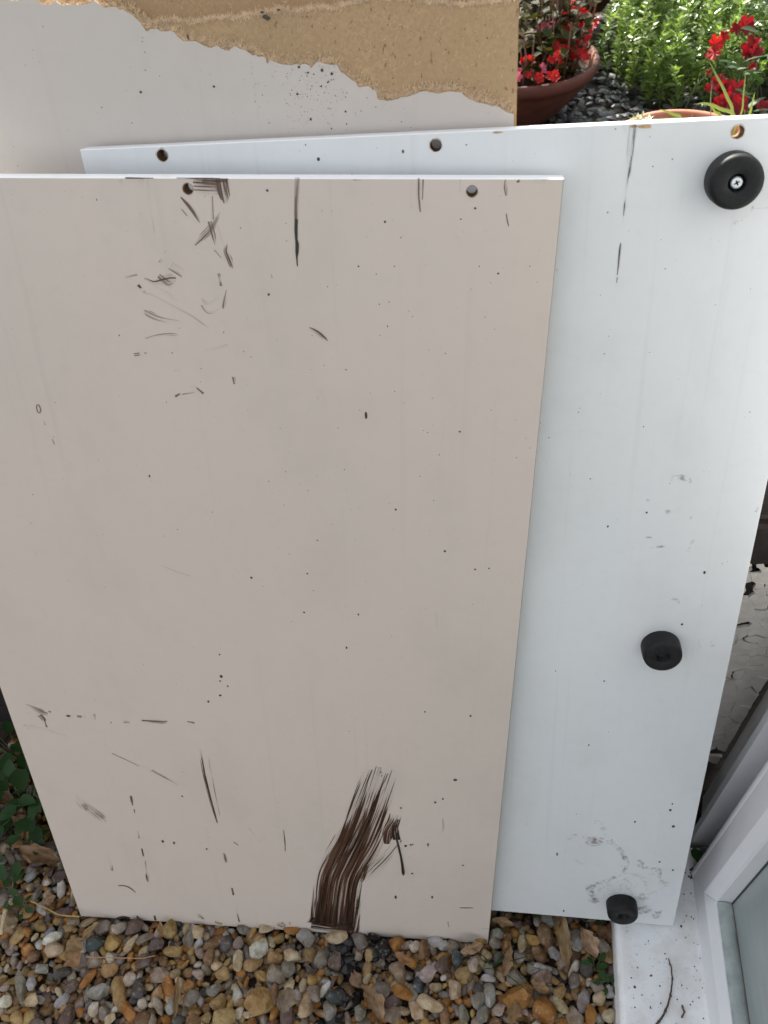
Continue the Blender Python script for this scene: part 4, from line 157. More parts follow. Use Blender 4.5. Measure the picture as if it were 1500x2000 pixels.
# ------------------------------------------------------------------ materials
class NT:
    def __init__(s, name):
        s.m = bpy.data.materials.new(name); s.m.use_nodes = True; s.t = s.m.node_tree; s.t.nodes.clear()
        s.out = s.n('OutputMaterial'); s.p = s.n('BsdfPrincipled'); s.l(s.p.outputs[0], s.out.inputs[0])
    def n(s, k, **kw):
        nd = s.t.nodes.new('ShaderNode'+k)
        for a, b in kw.items(): setattr(nd, a, b)
        return nd
    def l(s, a, b): s.t.links.new(a, b)
    def set(s, **kw):
        for k, v in kw.items(): s.p.inputs[k.replace('_', ' ')].default_value = v
        return s
    def coord(s, kind='Object', scale=None):
        c = s.n('TexCoord').outputs[kind]
        if scale is not None:
            mp = s.n('Mapping'); mp.inputs['Scale'].default_value = scale if not isinstance(scale, (int, float)) else (scale,)*3
            s.l(c, mp.inputs['Vector']); c = mp.outputs[0]
        return c
    def noise(s, vec, scale=5, detail=3, rough=.55, dim='3D'):
        q = s.n('TexNoise'); q.noise_dimensions = dim
        q.inputs['Scale'].default_value = scale; q.inputs['Detail'].default_value = detail; q.inputs['Roughness'].default_value = rough
        s.l(vec, q.inputs['Vector']); return q.outputs['Fac']
    def ramp(s, fac, stops, interp='LINEAR'):
        r = s.n('ValToRGB'); r.color_ramp.interpolation = interp
        el = r.color_ramp.elements
        while len(el) < len(stops): el.new(.5)
        for e, (p, c) in zip(el, stops): e.position = p; e.color = (*c, 1) if len(c) == 3 else c
        s.l(fac, r.inputs[0]); return r.outputs[0]
    def mix(s, fac, a, b, mode='MIX'):
        q = s.n('Mix'); q.data_type = 'RGBA'; q.blend_type = mode; q.clamp_factor = True
        for sock, v in ((q.inputs[0], fac), (q.inputs[6], a), (q.inputs[7], b)):
            if hasattr(v, 'is_linked'): s.l(v, sock)
            elif isinstance(v, (int, float)): sock.default_value = v
            else: sock.default_value = (*v, 1)
        return q.outputs[2]
    def math(s, op, a, b=None, clamp=False):
        q = s.n('Math'); q.operation = op; q.use_clamp = clamp
        for sock, v in ((q.inputs[0], a), (q.inputs[1], b)):
            if v is None: continue
            if hasattr(v, 'is_linked'): s.l(v, sock)
            else: sock.default_value = v
        return q.outputs[0]
    def bump(s, h, strength=.3, dist=.002):
        b = s.n('Bump'); b.inputs['Strength'].default_value = strength; b.inputs['Distance'].default_value = dist
        s.l(h, b.inputs['Height']); s.l(b.outputs[0], s.p.inputs['Normal'])
    def base(s, c):
        if hasattr(c, 'is_linked'): s.l(c, s.p.inputs['Base Color'])
        else: s.p.inputs['Base Color'].default_value = (*c, 1)
        return s

def plain(name, c, rough=.6, var=.0, scale=20, spec=.5):
    t = NT(name).set(Roughness=rough); t.p.inputs['Specular IOR Level'].default_value = spec
    if var:
        f = t.noise(t.coord('Object'), scale, 4)
        t.base(t.ramp(f, [(.3, tuple(x*(1-var) for x in c)), (.7, tuple(min(1, x*(1+var)) for x in c))]))
    else: t.base(c)
    return t.m

def board_face(name, c1, c2, rough):
    t = NT(name).set(Roughness=rough)
    co = t.coord('Object')
    a = t.noise(co, 3.2, 3); b = t.noise(co, 70, 3)
    col = t.mix(t.ramp(a, [(.3, (0, 0, 0)), (.7, (1, 1, 1))]), c1, c2)
    col = t.mix(t.math('MULTIPLY', t.ramp(b, [(.5, (0, 0, 0)), (.75, (1, 1, 1))]), .06), col, tuple(x*.6 for x in c1))
    smr = t.noise(t.coord('Object', (9, 5, 9)), 1, 4, .62); drp = t.noise(t.coord('Object', (85, 1.6, 1)), 1, 3, .6)
    col = t.mix(t.math('MULTIPLY', t.ramp(smr, [(.50, (0, 0, 0)), (.68, (1, 1, 1))]), .085), col, (.30, .26, .22))
    col = t.mix(t.math('MULTIPLY', t.ramp(drp, [(.60, (0, 0, 0)), (.74, (1, 1, 1))]), .07), col, (.28, .24, .20))
    t.base(col)
    g = t.noise(t.coord('Object', (900, 220, 900)), 1, 2)
    t.bump(g, .05, .0006)
    return t.m
M_BEIGE = board_face('beige_laminate', (.655, .560, .490), (.625, .540, .474), .42)
M_WHITE = board_face('white_melamine', (.745, .760, .765), (.715, .732, .728), .32)
M_GREIGE = board_face('grey_painted_board', (.575, .515, .462), (.555, .50, .45), .5)
M_BEIGEDGE = plain('beige_edge', (.30, .26, .23), .6)
M_RIM = plain('chipped_rim', (.56, .50, .43), .8, .3, 300)
M_WEDGE = plain('white_edge_banding', (.82, .82, .82), .35)

def fibreboard(name, c, dark):
    t = NT(name).set(Roughness=.9); t.p.inputs['Specular IOR Level'].default_value = .2
    co = t.coord('Object')
    a = t.noise(co, 14, 4); b = t.noise(co, 420, 3, .7); d = t.noise(t.coord('Object', (260, 150, 200)), 1, 2)
    col = t.mix(t.ramp(a, [(.3, (0, 0, 0)), (.7, (1, 1, 1))]), c, tuple(x*.86 for x in c))
    col = t.mix(t.ramp(b, [(.42, (.9, .9, .9)), (.6, (0, 0, 0))]), col, tuple(x*.80 for x in c))
    col = t.mix(t.ramp(d, [(.66, (0, 0, 0)), (.71, (.9, .9, .9))]), col, dark)
    t.base(col); t.bump(b, .5, .0012)
    return t.m
M_MDF = fibreboard('bare_fibreboard', (.50, .340, .192), (.25, .15, .08))
M_MDF2 = fibreboard('deep_fibreboard', (.45, .30, .165), (.24, .145, .075))
M_MDFEDGE = plain('board_core', (.50, .34, .18), .9, .25, 300, .2)
M_FIBRE = plain('torn_fibre', (.72, .55, .37), .9, .2, 200, .2)
M_CHIP = plain('chipboard_hole', (.25, .16, .085), .9, .4, 300, .2)

def paint(name):
    """dry-brushed paint: UV = mm across / along, attributes cov, wet"""
    t = NT(name).set(Roughness=.35)
    at = lambda k: (lambda n: (setattr(n, 'attribute_name', k), n.outputs['Fac'])[1])(t.n('Attribute'))
    cov, tone, al = at('cov'), at('tone'), at('alpha')
    uv = t.n('UVMap').outputs[0]
    mp = t.n('Mapping'); mp.inputs['Scale'].default_value = (.36, .006, 1); t.l(uv, mp.inputs[0])
    mp2 = t.n('Mapping'); mp2.inputs['Scale'].default_value = (.5, .03, 1); t.l(uv, mp2.inputs[0])
    s1 = t.noise(mp.outputs[0], 1, 2.4, .6, '2D'); s2 = t.noise(mp2.outputs[0], 1, 4, .65, '2D')
    st = t.math('ADD', t.math('MULTIPLY', s1, .87), t.math('MULTIPLY', s2, .13))
    # contrast: streak value spread round .5
    st = t.math('ADD', t.math('MULTIPLY', t.math('SUBTRACT', st, .5), 3.4), .5)
    a = t.math('MULTIPLY', t.math('SUBTRACT', cov, t.math('SUBTRACT', 1.0, st)), 3.2, True)
    film = t.math('MULTIPLY', t.math('POWER', t.math('MULTIPLY', cov, 1.0, True), 1.5), .24)
    a = t.math('MAXIMUM', a, film)
    a = t.math('MULTIPLY', a, al)
    dark = t.ramp(st, [(.10, (.26, .165, .115)), (.38, (.125, .062, .037)), (.82, (.042, .018, .011))])
    thin = t.mix(t.ramp(st, [(.2, (0, 0, 0)), (.9, (1, 1, 1))]), (.30, .205, .150), (.105, .055, .036))
    wet = (.022, .011, .007)
    f1 = t.math('MULTIPLY', tone, 1.0, True); f2 = t.math('SUBTRACT', tone, 1.0, True)
    t.base(t.mix(f2, t.mix(f1, dark, thin), wet))
    tr = t.n('BsdfTransparent'); mx = t.n('MixShader')
    t.l(a, mx.inputs[0]); t.l(tr.outputs[0], mx.inputs[1]); t.l(t.p.outputs[0], mx.inputs[2]); t.l(mx.outputs[0], t.out.inputs[0])
    return t.m
def grime(name):
    t = NT(name).set(Roughness=.8)
    at = lambda k: (lambda n: (setattr(n, 'attribute_name', k), n.outputs['Fac'])[1])(t.n('Attribute'))
    cov, tone, al = at('cov'), at('tone'), at('alpha')
    uv = t.n('UVMap').outputs[0]
    s = t.noise(uv, .16, 4, .6, '2D')
    st = t.math('ADD', t.math('MULTIPLY', t.math('SUBTRACT', s, .5), 2.6), .5)
    a = t.math('MULTIPLY', t.math('SUBTRACT', cov, t.math('SUBTRACT', .86, st)), 1.0, True)
    a = t.math('MULTIPLY', a, al)
    f = t.math('SUBTRACT', tone, 3.0, True)
    t.base(t.mix(f, (.17, .15, .12), (.25, .13, .08)))
    tr = t.n('BsdfTransparent'); mx = t.n('MixShader')
    t.l(a, mx.inputs[0]); t.l(tr.outputs[0], mx.inputs[1]); t.l(t.p.outputs[0], mx.inputs[2]); t.l(mx.outputs[0], t.out.inputs[0])
    return t.m
M_PAINT, M_GRIME = paint('brown_paint_dry_brush'), grime('dirt_smudge')
M_BLACK = plain('wet_dark_paint', (.014, .011, .010), .42)
M_SPECK = plain('dried_paint_speck', (.055, .036, .027), .5)
M_RUBBER = NT('black_rubber').set(Roughness=.55)
_f = M_RUBBER.noise(M_RUBBER.coord('Object'), 420, 3, .7); _g = M_RUBBER.noise(M_RUBBER.coord('Object'), 1300, 2)
M_RUBBER.base(M_RUBBER.mix(M_RUBBER.ramp(_g, [(.68, (0, 0, 0)), (.74, (1, 1, 1))]), M_RUBBER.ramp(_f, [(.3, (.006, .0065, .007)), (.7, (.012, .013, .013))]), (.11, .10, .09)))
M_RUBBER.p.inputs['Specular IOR Level'].default_value = .3
M_RUBBER = M_RUBBER.m
M_DSCREW = plain('dull_screw', (.02, .021, .022), .5)
M_ZINC = NT('zinc_screw').set(Roughness=.38, Metallic=.85).base((.72, .74, .75)).m

# ------------------------------------------------------------------ marks on the boards
def catmull(pts, step):
    P = [Vector(p) for p in pts]; out = []
    for i in range(len(P)-1):
        p0, p1, p2, p3 = P[max(i-1, 0)], P[i], P[i+1], P[min(i+2, len(P)-1)]
        n = max(2, int((p2-p1).xy.length/step)) if len(P[0]) == 3 else 4
        n = min(n, 60)
        for k in range(n):
            t = k/n
            out.append(.5*((2*p1)+(p2-p0)*t+(2*p0-5*p1+4*p2-p3)*t*t+(3*p1-p0-p2-p0+0*p0 if False else (3*p1-p0-3*p2+p3))*t*t*t))
    out.append(P[-1]); return out
def smear_object(name, mark, mat, parent, z, lim=None):
    flat, cov, tone, al = mark
    if tone == 1: al *= .82
    wk = 1.5 if tone >= 3 else 1
    st = [(flat[i], flat[i+1], max(.15, flat[i+2]*wk)) for i in range(0, len(flat), 3)]
    fq = 1.0 if tone >= 3 else 1 if max(q[2] for q in st) > 20 else 2.0
    pts = catmull(st, 1.6)
    nst = len(st); N = len(pts); ncross = 8
    v, uv, ca, f = [], [], [], []
    off = rng.uniform(0, 900); along = rng.uniform(0, 900)
    # station parameter for coverage
    cum = [0]
    for a, b in zip(pts, pts[1:]): cum.append(cum[-1]+(b-a).xy.length)
    sidx = 0; scum = []
    for s_ in st:
        k = min(range(N), key=lambda i: (pts[i].x-s_[0])**2+(pts[i].y-s_[1])**2); scum.append(cum[k])
    for i in range(1, nst): scum[i] = max(scum[i], scum[i-1]+1e-4)
    for i, p in enumerate(pts):
        d = (pts[min(i+1, N-1)]-pts[max(i-1, 0)]).xy
        d = d.normalized() if d.length > 1e-9 else Vector((1, 0)); nrm = Vector((-d.y, d.x))
        s_ = cum[i]
        j = max(k for k in range(nst) if scum[k] <= s_+1e-6)
        if j >= nst-1: c = cov[-1]
        else:
            t = min(1, (s_-scum[j])/(scum[j+1]-scum[j])); c = cov[j]*(1-t)+cov[j+1]*t
        for k in range(ncross+1):
            w = (k/ncross-.5)
            q = p.xy+nrm*w*p.z*1.12
            v.append((q.x/1000, q.y/1000, z)); uv.append((w*p.z*1.12*fq+off, s_*(fq if fq <= 1 else 2.2)+along))
            e = 1-max(0, abs(w)-.34)/.16*.55
            ca.append(c*e if abs(w) < .499 else c*.25)
    for i in range(N-1):
        for k in range(ncross):
            a = i*(ncross+1)+k
            f.append((a, a+1, a+ncross+2, a+ncross+1))
    me = mesh(name, v, f, mat, None, False, {'cov': ca, 'tone': [float(tone)]*len(v), 'alpha': [float(al)]*len(v)}, uv)
    return link(name, me, parent)
def specks_object(name, data, mat, parent, z=.00025):
    mb = MB()
    for u, v, a, b in data:
        a, b = (a*.66, b*.66) if a < 1.05 else (a*.86, b*.86)
        a = max(a, .22); b = max(b, .22); n = 9 if a > .8 else 6
        ph = rng.uniform(0, 6)
        ring = [(u/1000+math.cos(t+ph)*a*rng.uniform(.8, 1.15)/1000, v/1000+math.sin(t+ph)*b*rng.uniform(.8, 1.15)/1000, z) for t in (2*math.pi*k/n for k in range(n))]
        h = z+.00015*min(2.5, a)
        mb.add(ring+[(u/1000, v/1000, h)], [(k, (k+1) % n, n) for k in range(n)])
    return mb.build(name, mat, parent, True, kind='stuff')
def panel_matrix(P):
    mm = Matrix([P[0], P[1], P[2]]).to_4x4(); mm.translation = Vector(P[3]); return mm
P1 = [[0.99819, -0.00567, 0.0599], [0.05914, 0.27565, -0.95944], [-0.01108, 0.96124, 0.27549], [-0.54781, 0.30097, 0.00332]]
P2 = [[0.99847, -0.05501, 0.00546], [0.02061, 0.27879, -0.96013], [0.05129, 0.95877, 0.2795], [-0.2981, 0.36225, 0.02094]]
P3 = [[0.99847, -0.05501, 0.00546], [0.02061, 0.27879, -0.96013], [0.05129, 0.95877, 0.2795], [-0.29822, 0.38337, 0.01479]]
def rect(w, h, e=0): return [(e, e), (w-e, e), (w-e, h-e), (e, h-e)]
def board(name, w, h, th, holes, mats, parent, sides=(1, 1, 1, 1)):
    """mats: face, edge, hole, back ; chamfered front edge"""
    mb = MB(); c = .0007
    outer = rect(w, h, c)
    loops = [outer]+holes
    loops = [lp if (area2(lp) > 0) == (i == 0) else lp[::-1] for i, lp in enumerate(loops)]
    vs, tr = fill2d(loops)
    mb.add([(x, y, 0) for x, y in vs], tr, 0)
    mb.add([(x, y, -th) for x, y in vs], [t[::-1] for t in tr], 3)
    full = rect(w, h)
    rings = [[(x, y, -th) for x, y in outer], [(x, y, -th+c) for x, y in full], [(x, y, -c) for x, y in full], [(x, y, 0) for x, y in outer]]
    v = [p for r in rings for p in r]
    for k in range(4): mb.add(v if k == 0 else v, [(a*4+k, a*4+(k+1) % 4, a*4+4+(k+1) % 4, a*4+4+k) for a in range(3)], sides[k])
    for lp in loops[1:]:
        n = len(lp)
        mb.add([(x, y, -th) for x, y in lp]+[(x, y, 0) for x, y in lp], [(k, (k+1) % n, n+(k+1) % n, n+k) for k in range(n)], 2)
    return mb.build(name, mats, parent)
def chipped_rim(parent, cx, cy, r, mat, name='chipped_rim', k=1.0, dx=0, dy=0, sp=.18):
    n = 26; mb = MB(); v = []
    for i in range(n):
        t = 2*math.pi*i/n
        v.append((cx+math.cos(t)*r*1.01, cy+math.sin(t)*r*1.01, .0002))
    for i in range(n):
        t = 2*math.pi*i/n; q = r*(1.10+sp*k*abs(mnoise.noise((cx*90+math.cos(t)*1.3, cy*90+math.sin(t)*1.3, 3)))*2)
        v.append((cx+dx+math.cos(t)*q, cy+dy+math.sin(t)*q, .0002))
    mb.add(v, [(i, n+i, n+(i+1) % n, (i+1) % n) for i in range(n)])
    return mb.build(name, mat, parent)

# ---- beige front panel
beige = thing('beige_panel', 'beige cabinet panel with brown paint brushed at its foot, front one of the leaning boards', 'board', panel_matrix(P1))
H1 = [(.3053, 1.0202), (.5303, 1.0191)]; h1 = 1.0286
board('board', .6, h1, .016, [circle(x, y, .0041) for x, y in H1], [M_BEIGE, M_WEDGE, M_CHIP, M_WHITE, M_BEIGEDGE], beige, (4, 4, 1, 4))
for x, y in H1: chipped_rim(beige, x, y, .0041, M_CHIP, sp=.06)
for i, mk in enumerate(FRONT_MARKS):
    big = mk[0][2] > 20 or len(mk[0]) > 20
    smear_object('paint_smear', mk, M_PAINT, beige, .0003+.00002*(i % 7))
mb = MB(); d = DRIP[0]
mb.tube([(d[i]/1000, d[i+1]/1000, .0004) for i in range(0, len(d), 3)], [max(.0012, d[i+2]/2000*.9) for i in range(0, len(d), 3)], 8)
mb.build('paint_drip', M_BLACK, beige, True)
specks_object('paint_specks', unflat(SPECKS_FRONT, 4), M_SPECK, beige)
mb = MB()                                            # broken, paint-soaked notch on the bottom edge
for k in range(26):
    x = .5415+rng.gauss(0, .010); y = rng.uniform(.0005, .0065)*(1-min(1, abs(x-.5415)/.022)); r = rng.uniform(.0015, .0035)
    mb.add([(x+math.cos(t)*r*rng.uniform(.6, 1.2), max(.0003, y+math.sin(t)*r*rng.uniform(.5, 1)), .0005+.0001*k/26) for t in (2*math.pi*j/7 for j in range(7))], [tuple(range(7))], rng.choice([0, 0, 1]))
mb.build('chipped_edge', [M_BLACK, M_MDFEDGE], beige)

# ---- white panel with rubber feet
white = thing('white_panel', 'white cabinet base panel with three black rubber feet along its right side', 'board', panel_matrix(P2))
W2, h2 = .5989, 1.0113
H2 = [(.0711, 1.0038), (.2981, 1.0021), (.5254, 1.0018)]
board('board', W2, h2, .0165, [circle(x, y, .0047) for x, y in H2], [M_WHITE, M_WEDGE, M_CHIP, M_WHITE], white)
for x, y in H2: chipped_rim(white, x, y, .0047, M_RIM, sp=.16, dy=.0003)
for mk in WHITE_MARKS: smear_object('paint_smear', mk, M_PAINT, white, .0003)
for mk in WHITE_GRIME: smear_object('dirt_smudge', mk, M_GRIME, white, .00025+rng.random()*.00005)
specks_object('paint_specks', unflat(SPECKS_WHITE, 4), M_SPECK, white)
mb = MB()
for x, y, a, b in ((.457, 1.0085, .006, .0014), (.449, 1.0092, .003, .001), (.346, 1.0094, .004, .0008)):
    mb.add([(x+math.cos(t)*a*rng.uniform(.7, 1.2), min(1.0104, y+math.sin(t)*b*rng.uniform(.6, 1.3)), .0003) for t in (2*math.pi*j/9 for j in range(9))], [tuple(range(9))])
mb.build('chipped_edge', M_MDFEDGE, white, kind='stuff')
def foot_mesh(screw_deep):
    prof = [(.0203, .0), (.0205, .004), (.0202, .014), (.0196, .0176), (.0180, .0196), (.0155, .0200), (.0074, .0200), (.0067, .0193), (.0062, .012), (.0, .012)]
    n = 48; v = []; f = []
    for r, z in prof[:-1]: v += [(math.cos(2*math.pi*k/n)*r, math.sin(2*math.pi*k/n)*r, z) for k in range(n)]
    v.append((0, 0, .012)); L = len(prof)-1
    f = [(a*n+k, a*n+(k+1) % n, (a+1)*n+(k+1) % n, (a+1)*n+k) for a in range(L-1) for k in range(n)]
    f += [((L-1)*n+k, (L-1)*n+(k+1) % n, L*n) for k in range(n)]
    me = mesh('rubber_foot', v, f, M_RUBBER, None, True); return me
def screw_mesh():
    n = 20; mb = MB(); rr = [(.0046, .0), (.0046, .0010), (.0038, .0018), (.0026, .0020)]
    v = [(math.cos(2*math.pi*k/n)*r, math.sin(2*math.pi*k/n)*r, z) for r, z in rr for k in range(n)]
    f = [(a*n+k, a*n+(k+1) % n, (a+1)*n+(k+1) % n, (a+1)*n+k) for a in range(3) for k in range(n)]
    mb.add(v, f, 0)
    cross = []
    for k in range(4):
        t = k*math.pi/2
        for a, r in ((-.24, .0021), (.24, .0021), (.785, .0008)):
            cross.append((math.cos(t+a)*r, math.sin(t+a)*r))
    ring = [(math.cos(2*math.pi*k/n)*.0026, math.sin(2*math.pi*k/n)*.0026) for k in range(n)]
    vs, tr = fill2d([ring, cross[::-1]])
    mb.add([(x, y, .0020) for x, y in vs], tr, 0)
    m_ = len(cross)
    mb.add([(x, y, .0020) for x, y in cross]+[(0, 0, .0004)], [((k+1) % m_, k, m_) for k in range(m_)], 1)
    return mesh('screw', mb.v, mb.f, [M_ZINC, M_RUBBER], mb.i)
fm = foot_mesh(0); sm_ = screw_mesh(); sd_ = sm_.copy(); sd_.materials.clear(); sd_.materials.append(M_DSCREW); sd_.materials.append(M_DSCREW)
for (u, v), lab, ang in (((.5259, .9690), 'large looking rubber foot at the top with a bright cross head screw', .5), ((.5256, .4990), 'rubber foot half way down the white panel', 0), ((.5258, .0420), 'lowest rubber foot flecked with grit', 1.1)):
    o = link('rubber_foot', fm, white, Matrix.Translation((u, v, 0)) @ Matrix.Rotation(ang, 4, 'Z')); o['label'] = lab
    link('screw', sm_ if v > .9 else sd_, o, Matrix.Translation((0, 0, .0165 if v > .9 else .0122)))

# ---- torn board at the back
torn = thing('torn_board', 'tall grey painted fibreboard with its upper face torn away, hindmost leaning board', 'board', panel_matrix(P3))
XL, XR, YT, YB = -.128, .361, 1.1224, -.012
mb = MB(); prism(mb, [[(XL, YB), (XR, YB), (XR, YT), (XL, YT)]], -.0075, -.016, 0, 1, 1)
mb.build('core', [M_MDF2, M_MDFEDGE], torn)
LD = [(a/1000, b/1000) for a, b in unflat(LEDGE, 2)]; SK = [(a/1000, b/1000) for a, b in unflat(SKIN, 2)]
def clean(pl, xmin, xmax):
    out = []
    for p in pl:
        if p[1] > YT-.002: p = (p[0], YT-.002)
        if p[0] > xmax-.0004 or p[0] < xmin: continue
        if out and (abs(p[0]-out[-1][0])+abs(p[1]-out[-1][1])) < .0002: continue
        out.append(p)
    return out
LD = clean(LD, -1, XR); SK = clean(SK, -1, XR)
mb = MB(); prism(mb, [[(XL+.002, YB+.002), (XR-.0005, YB+.002), (XR-.0005, LD[-1][1])]+LD[::-1]+[(LD[0][0], LD[0][1]-.02), (XL+.002, LD[0][1]-.02)]], -.0035, -.0075-.0004, 0, 1, 1)
mb.build('middle_layer', [M_MDF, M_FIBRE], torn)
mb = MB(); prism(mb, [[(XL, YB), (XR-.0022, YB), (XR-.0022, SK[-1][1]-.001)]+SK[::-1]+[(XL, SK[0][1])]], 0, -.0035-.0003, 0, 1, 1)
mb.build('painted_face', [M_GREIGE, M_FIBRE], torn)
# left of the step the painted face stands directly on the deep core
mb = MB(); n0 = next(i for i, p in enumerate(SK) if p[0] > LD[0][0]-.003)
low = [(p[0], p[1]-.0012) for p in SK[:n0]]
prism(mb, [low+[(low[-1][0], low[-1][1]-.03), (low[0][0], low[0][1]-.03)]], -.0038, -.0078, 0, 0, 0)
mb.build('torn_edge', [M_FIBRE], torn)
mb = MB()
def fibre(x, y, z, ang, L, r, lift):
    d = Vector((math.cos(ang), math.sin(ang), lift)); b = Vector((-math.sin(ang), math.cos(ang), 0))*rng.uniform(-.35, .35)
    pts = [Vector((x, y, z))+d*L*t+b*L*t*t for t in (0, .4, .75, 1)]
    mb.tube(pts, [r, r, r*.7, r*.25], 4)
for pl, zt, n in ((SK, -.0012, 10), (LD, -.0042, 9)):
    for i in range(len(pl)-1):
        p = pl[i]
        if not (-.06 < p[0] < XR): continue
        dx, dy = pl[i+1][0]-p[0], pl[i+1][1]-p[1]
        for k in range(n):
            t = rng.random(); up = math.atan2(dy, dx)+math.pi/2
            far = abs(rng.gauss(0, .0028)) if pl is SK else abs(rng.gauss(0, .0015))
            x, y = p[0]+dx*t+math.cos(up)*far*(1 if pl is SK else -1), p[1]+dy*t+math.sin(up)*far*(1 if pl is SK else -1)
            if x > XR-.003: continue
            zz = (-.0035 if (pl is SK and x > LD[0][0]) else -.0075 if pl is SK else -.0035)
            fibre(x, y, max(zz, zt-.0012*k/n) if far < .0012 else zz+.0003, up+rng.gauss(0, .9), rng.uniform(.0012, .0040), rng.uniform(.00012, .00026), rng.uniform(.05, .5))
for k in range(420):
    x = rng.uniform(.02, XR-.01); y = rng.uniform(1.03, 1.13)
    fibre(x, y, -.0034, rng.uniform(0, 6.3), rng.uniform(.002, .005), .00012, .02)
fb = mb.build('torn_fibres', M_FIBRE, torn, kind='stuff')
specks_object('paint_specks', unflat(SPECKS_TORN, 4), M_SPECK, torn)
specks_object('bark_flecks', unflat(SPECKS_BARE, 4), plain('dark_fleck', (.10, .06, .035), .9), torn, -.0032)

# ------------------------------------------------------------------ ground and gravel
gt = NT('garden_soil').set(Roughness=.95)
f = gt.noise(gt.coord('Object'), 9, 6, .65); gt.base(gt.ramp(f, [(.3, (.020, .016, .012)), (.7, (.075, .058, .042))])); gt.bump(f, .6, .03)
gv = []; gf = []
nx = 60; R2 = 40
xs = [-40, -20, -10, -5, -3]+[-2+.1*i for i in range(71)]+[7, 10, 20, 40]
ys = [-40, -20, -10, -5, -3]+[-2+.15*i for i in range(61)]+[10, 16, 25, 40]
for y in ys:
    for x in xs:
        gv.append((x, y, -.022+(.012*mnoise.noise((x*3, y*3, 0)) if y > .85 else 0)))
for j in range(len(ys)-1):
    for i in range(len(xs)-1):
        a = j*len(xs)+i; gf.append((a, a+1, a+len(xs)+1, a+len(xs)))
ground = tag(link('ground', mesh('ground', gv, gf, gt.m, None, True)), 'dark garden soil', kind='structure')
bt = NT('gravel_bed_grit').set(Roughness=.95)
f = bt.noise(bt.coord('Object'), 90, 5, .7); bt.base(bt.ramp(f, [(.3, (.02, .015, .011)), (.7, (.09, .062, .04))])); bt.bump(f, .8, .006)
gravel = tag(link('gravel_bed', mesh('gravel_bed', [(-1.9, -.5, -.017), (.226, -.5, -.017), (.226, .6, -.017), (-1.9, .6, -.017)], [(0, 1, 2, 3)], bt.m)), 'gravel of mixed river pebbles', kind='structure')  # cut short out of view, baring unseen dark soil to lower bounce light

def stone_mat(name, atype):
    t = NT(name).set(Roughness=.62); t.p.inputs['Specular IOR Level'].default_value = .22
    a = t.n('Attribute'); a.attribute_type = atype; a.attribute_name = 'tone'
    c = a.outputs['Color']
    geo = t.n('NewGeometry').outputs['Position']
    n1 = t.noise(geo, 75, 4, .6); n2 = t.noise(geo, 330, 3, .7); n3 = t.noise(geo, 130, 5, .75)
    c1 = t.mix(t.ramp(n1, [(.36, (1, 1, 1)), (.66, (0, 0, 0))]), c, t.mix(1.0, c, (.60, .50, .40), 'MULTIPLY'))
    c2 = t.mix(t.math('MULTIPLY', t.ramp(n3, [(.56, (0, 0, 0)), (.66, (1, 1, 1))]), .45), c1, (.47, .40, .32))
    c3 = t.mix(t.math('MULTIPLY', t.ramp(n2, [(.30, (1, 1, 1)), (.46, (0, 0, 0))]), .55), c2, t.mix(1.0, c2, (.35, .30, .26), 'MULTIPLY'))
    t.base(c3); t.bump(t.math('ADD', n2, n3), .5, .0016)
    return t.m
M_STONE = stone_mat('pebble_stone', 'OBJECT'); M_STONEG = stone_mat('small_pebble_stone', 'GEOMETRY')
def ico(sub):
    bm = bmesh.new(); bmesh.ops.create_icosphere(bm, subdivisions=sub, radius=1)
    v = [tuple(x.co) for x in bm.verts]; f = [tuple(q.index for q in x.verts) for x in bm.faces]; bm.free(); return v, f
ICO3, ICO2, ICO1 = ico(3), ico(2), ico(1)
def stone_verts(base, seed, ang):
    r = random.Random(seed); v = []
    planes = [(Vector((r.gauss(0, 1), r.gauss(0, 1), r.gauss(0, 1))).normalized(), r.uniform(.42, .84)) for _ in range(ang)]
    o = Vector((r.uniform(0, 50), r.uniform(0, 50), r.uniform(0, 50)))
    for p in base:
        p = Vector(p); q = p*(1+.24*mnoise.noise(p*1.1+o)+.10*mnoise.noise(p*2.3+o))
        for n_, d_ in planes:
            e = q.dot(n_)-d_
            if e > 0: q -= n_*e*.98
        v.append(q)
    return v
PEB = []
for i in range(30):
    me = mesh('pebble', stone_verts(ICO3[0] if i < 12 else ICO2[0], 100+i, [1, 3, 4, 6, 8][i % 5]), ICO3[1] if i < 12 else ICO2[1], M_STONE, None, True)
    PEB.append(sharpen(me, .42 if i < 12 else .62))
def jitter(c, k=.27):
    b = 1+rng.uniform(-k, k); return tuple(max(.012, min(.75, x*b*.90*(1+rng.uniform(-.05, .05)))) for x in c)
keys = 'ccctttttooookkkkggbbbbplwyd'
stones = []          # x, y, z, a, b, c, rot, tone
cells = {}
def near(x, y, r, k=.82):
    for i in range(int((x-.06)/.03), int((x+.06)/.03)+1):
        for j in range(int((y-.06)/.03), int((y+.06)/.03)+1):
            for (X, Y, Q) in cells.get((i, j), ()):
                if (X-x)**2+(Y-y)**2 < ((Q+r)*k)**2: return True
    return False
def put(x, y, r): cells.setdefault((int(math.floor(x/.03)), int(math.floor(y/.03))), []).append((x, y, r))
def ydeep(x):  return .6
for x, y, a, b, an, k in STONES:
    x, y, a, b = x/1000, y/1000, a/1000*1.10, b/1000*1.10
    c = min(a, b)*rng.uniform(.62, .85)
    stones.append((x, y, .004-c*.15+rng.uniform(0, .004), a, b, c, an, jitter(PAL[k], .06), True)); put(x, y, (a*b)**.5*.84)
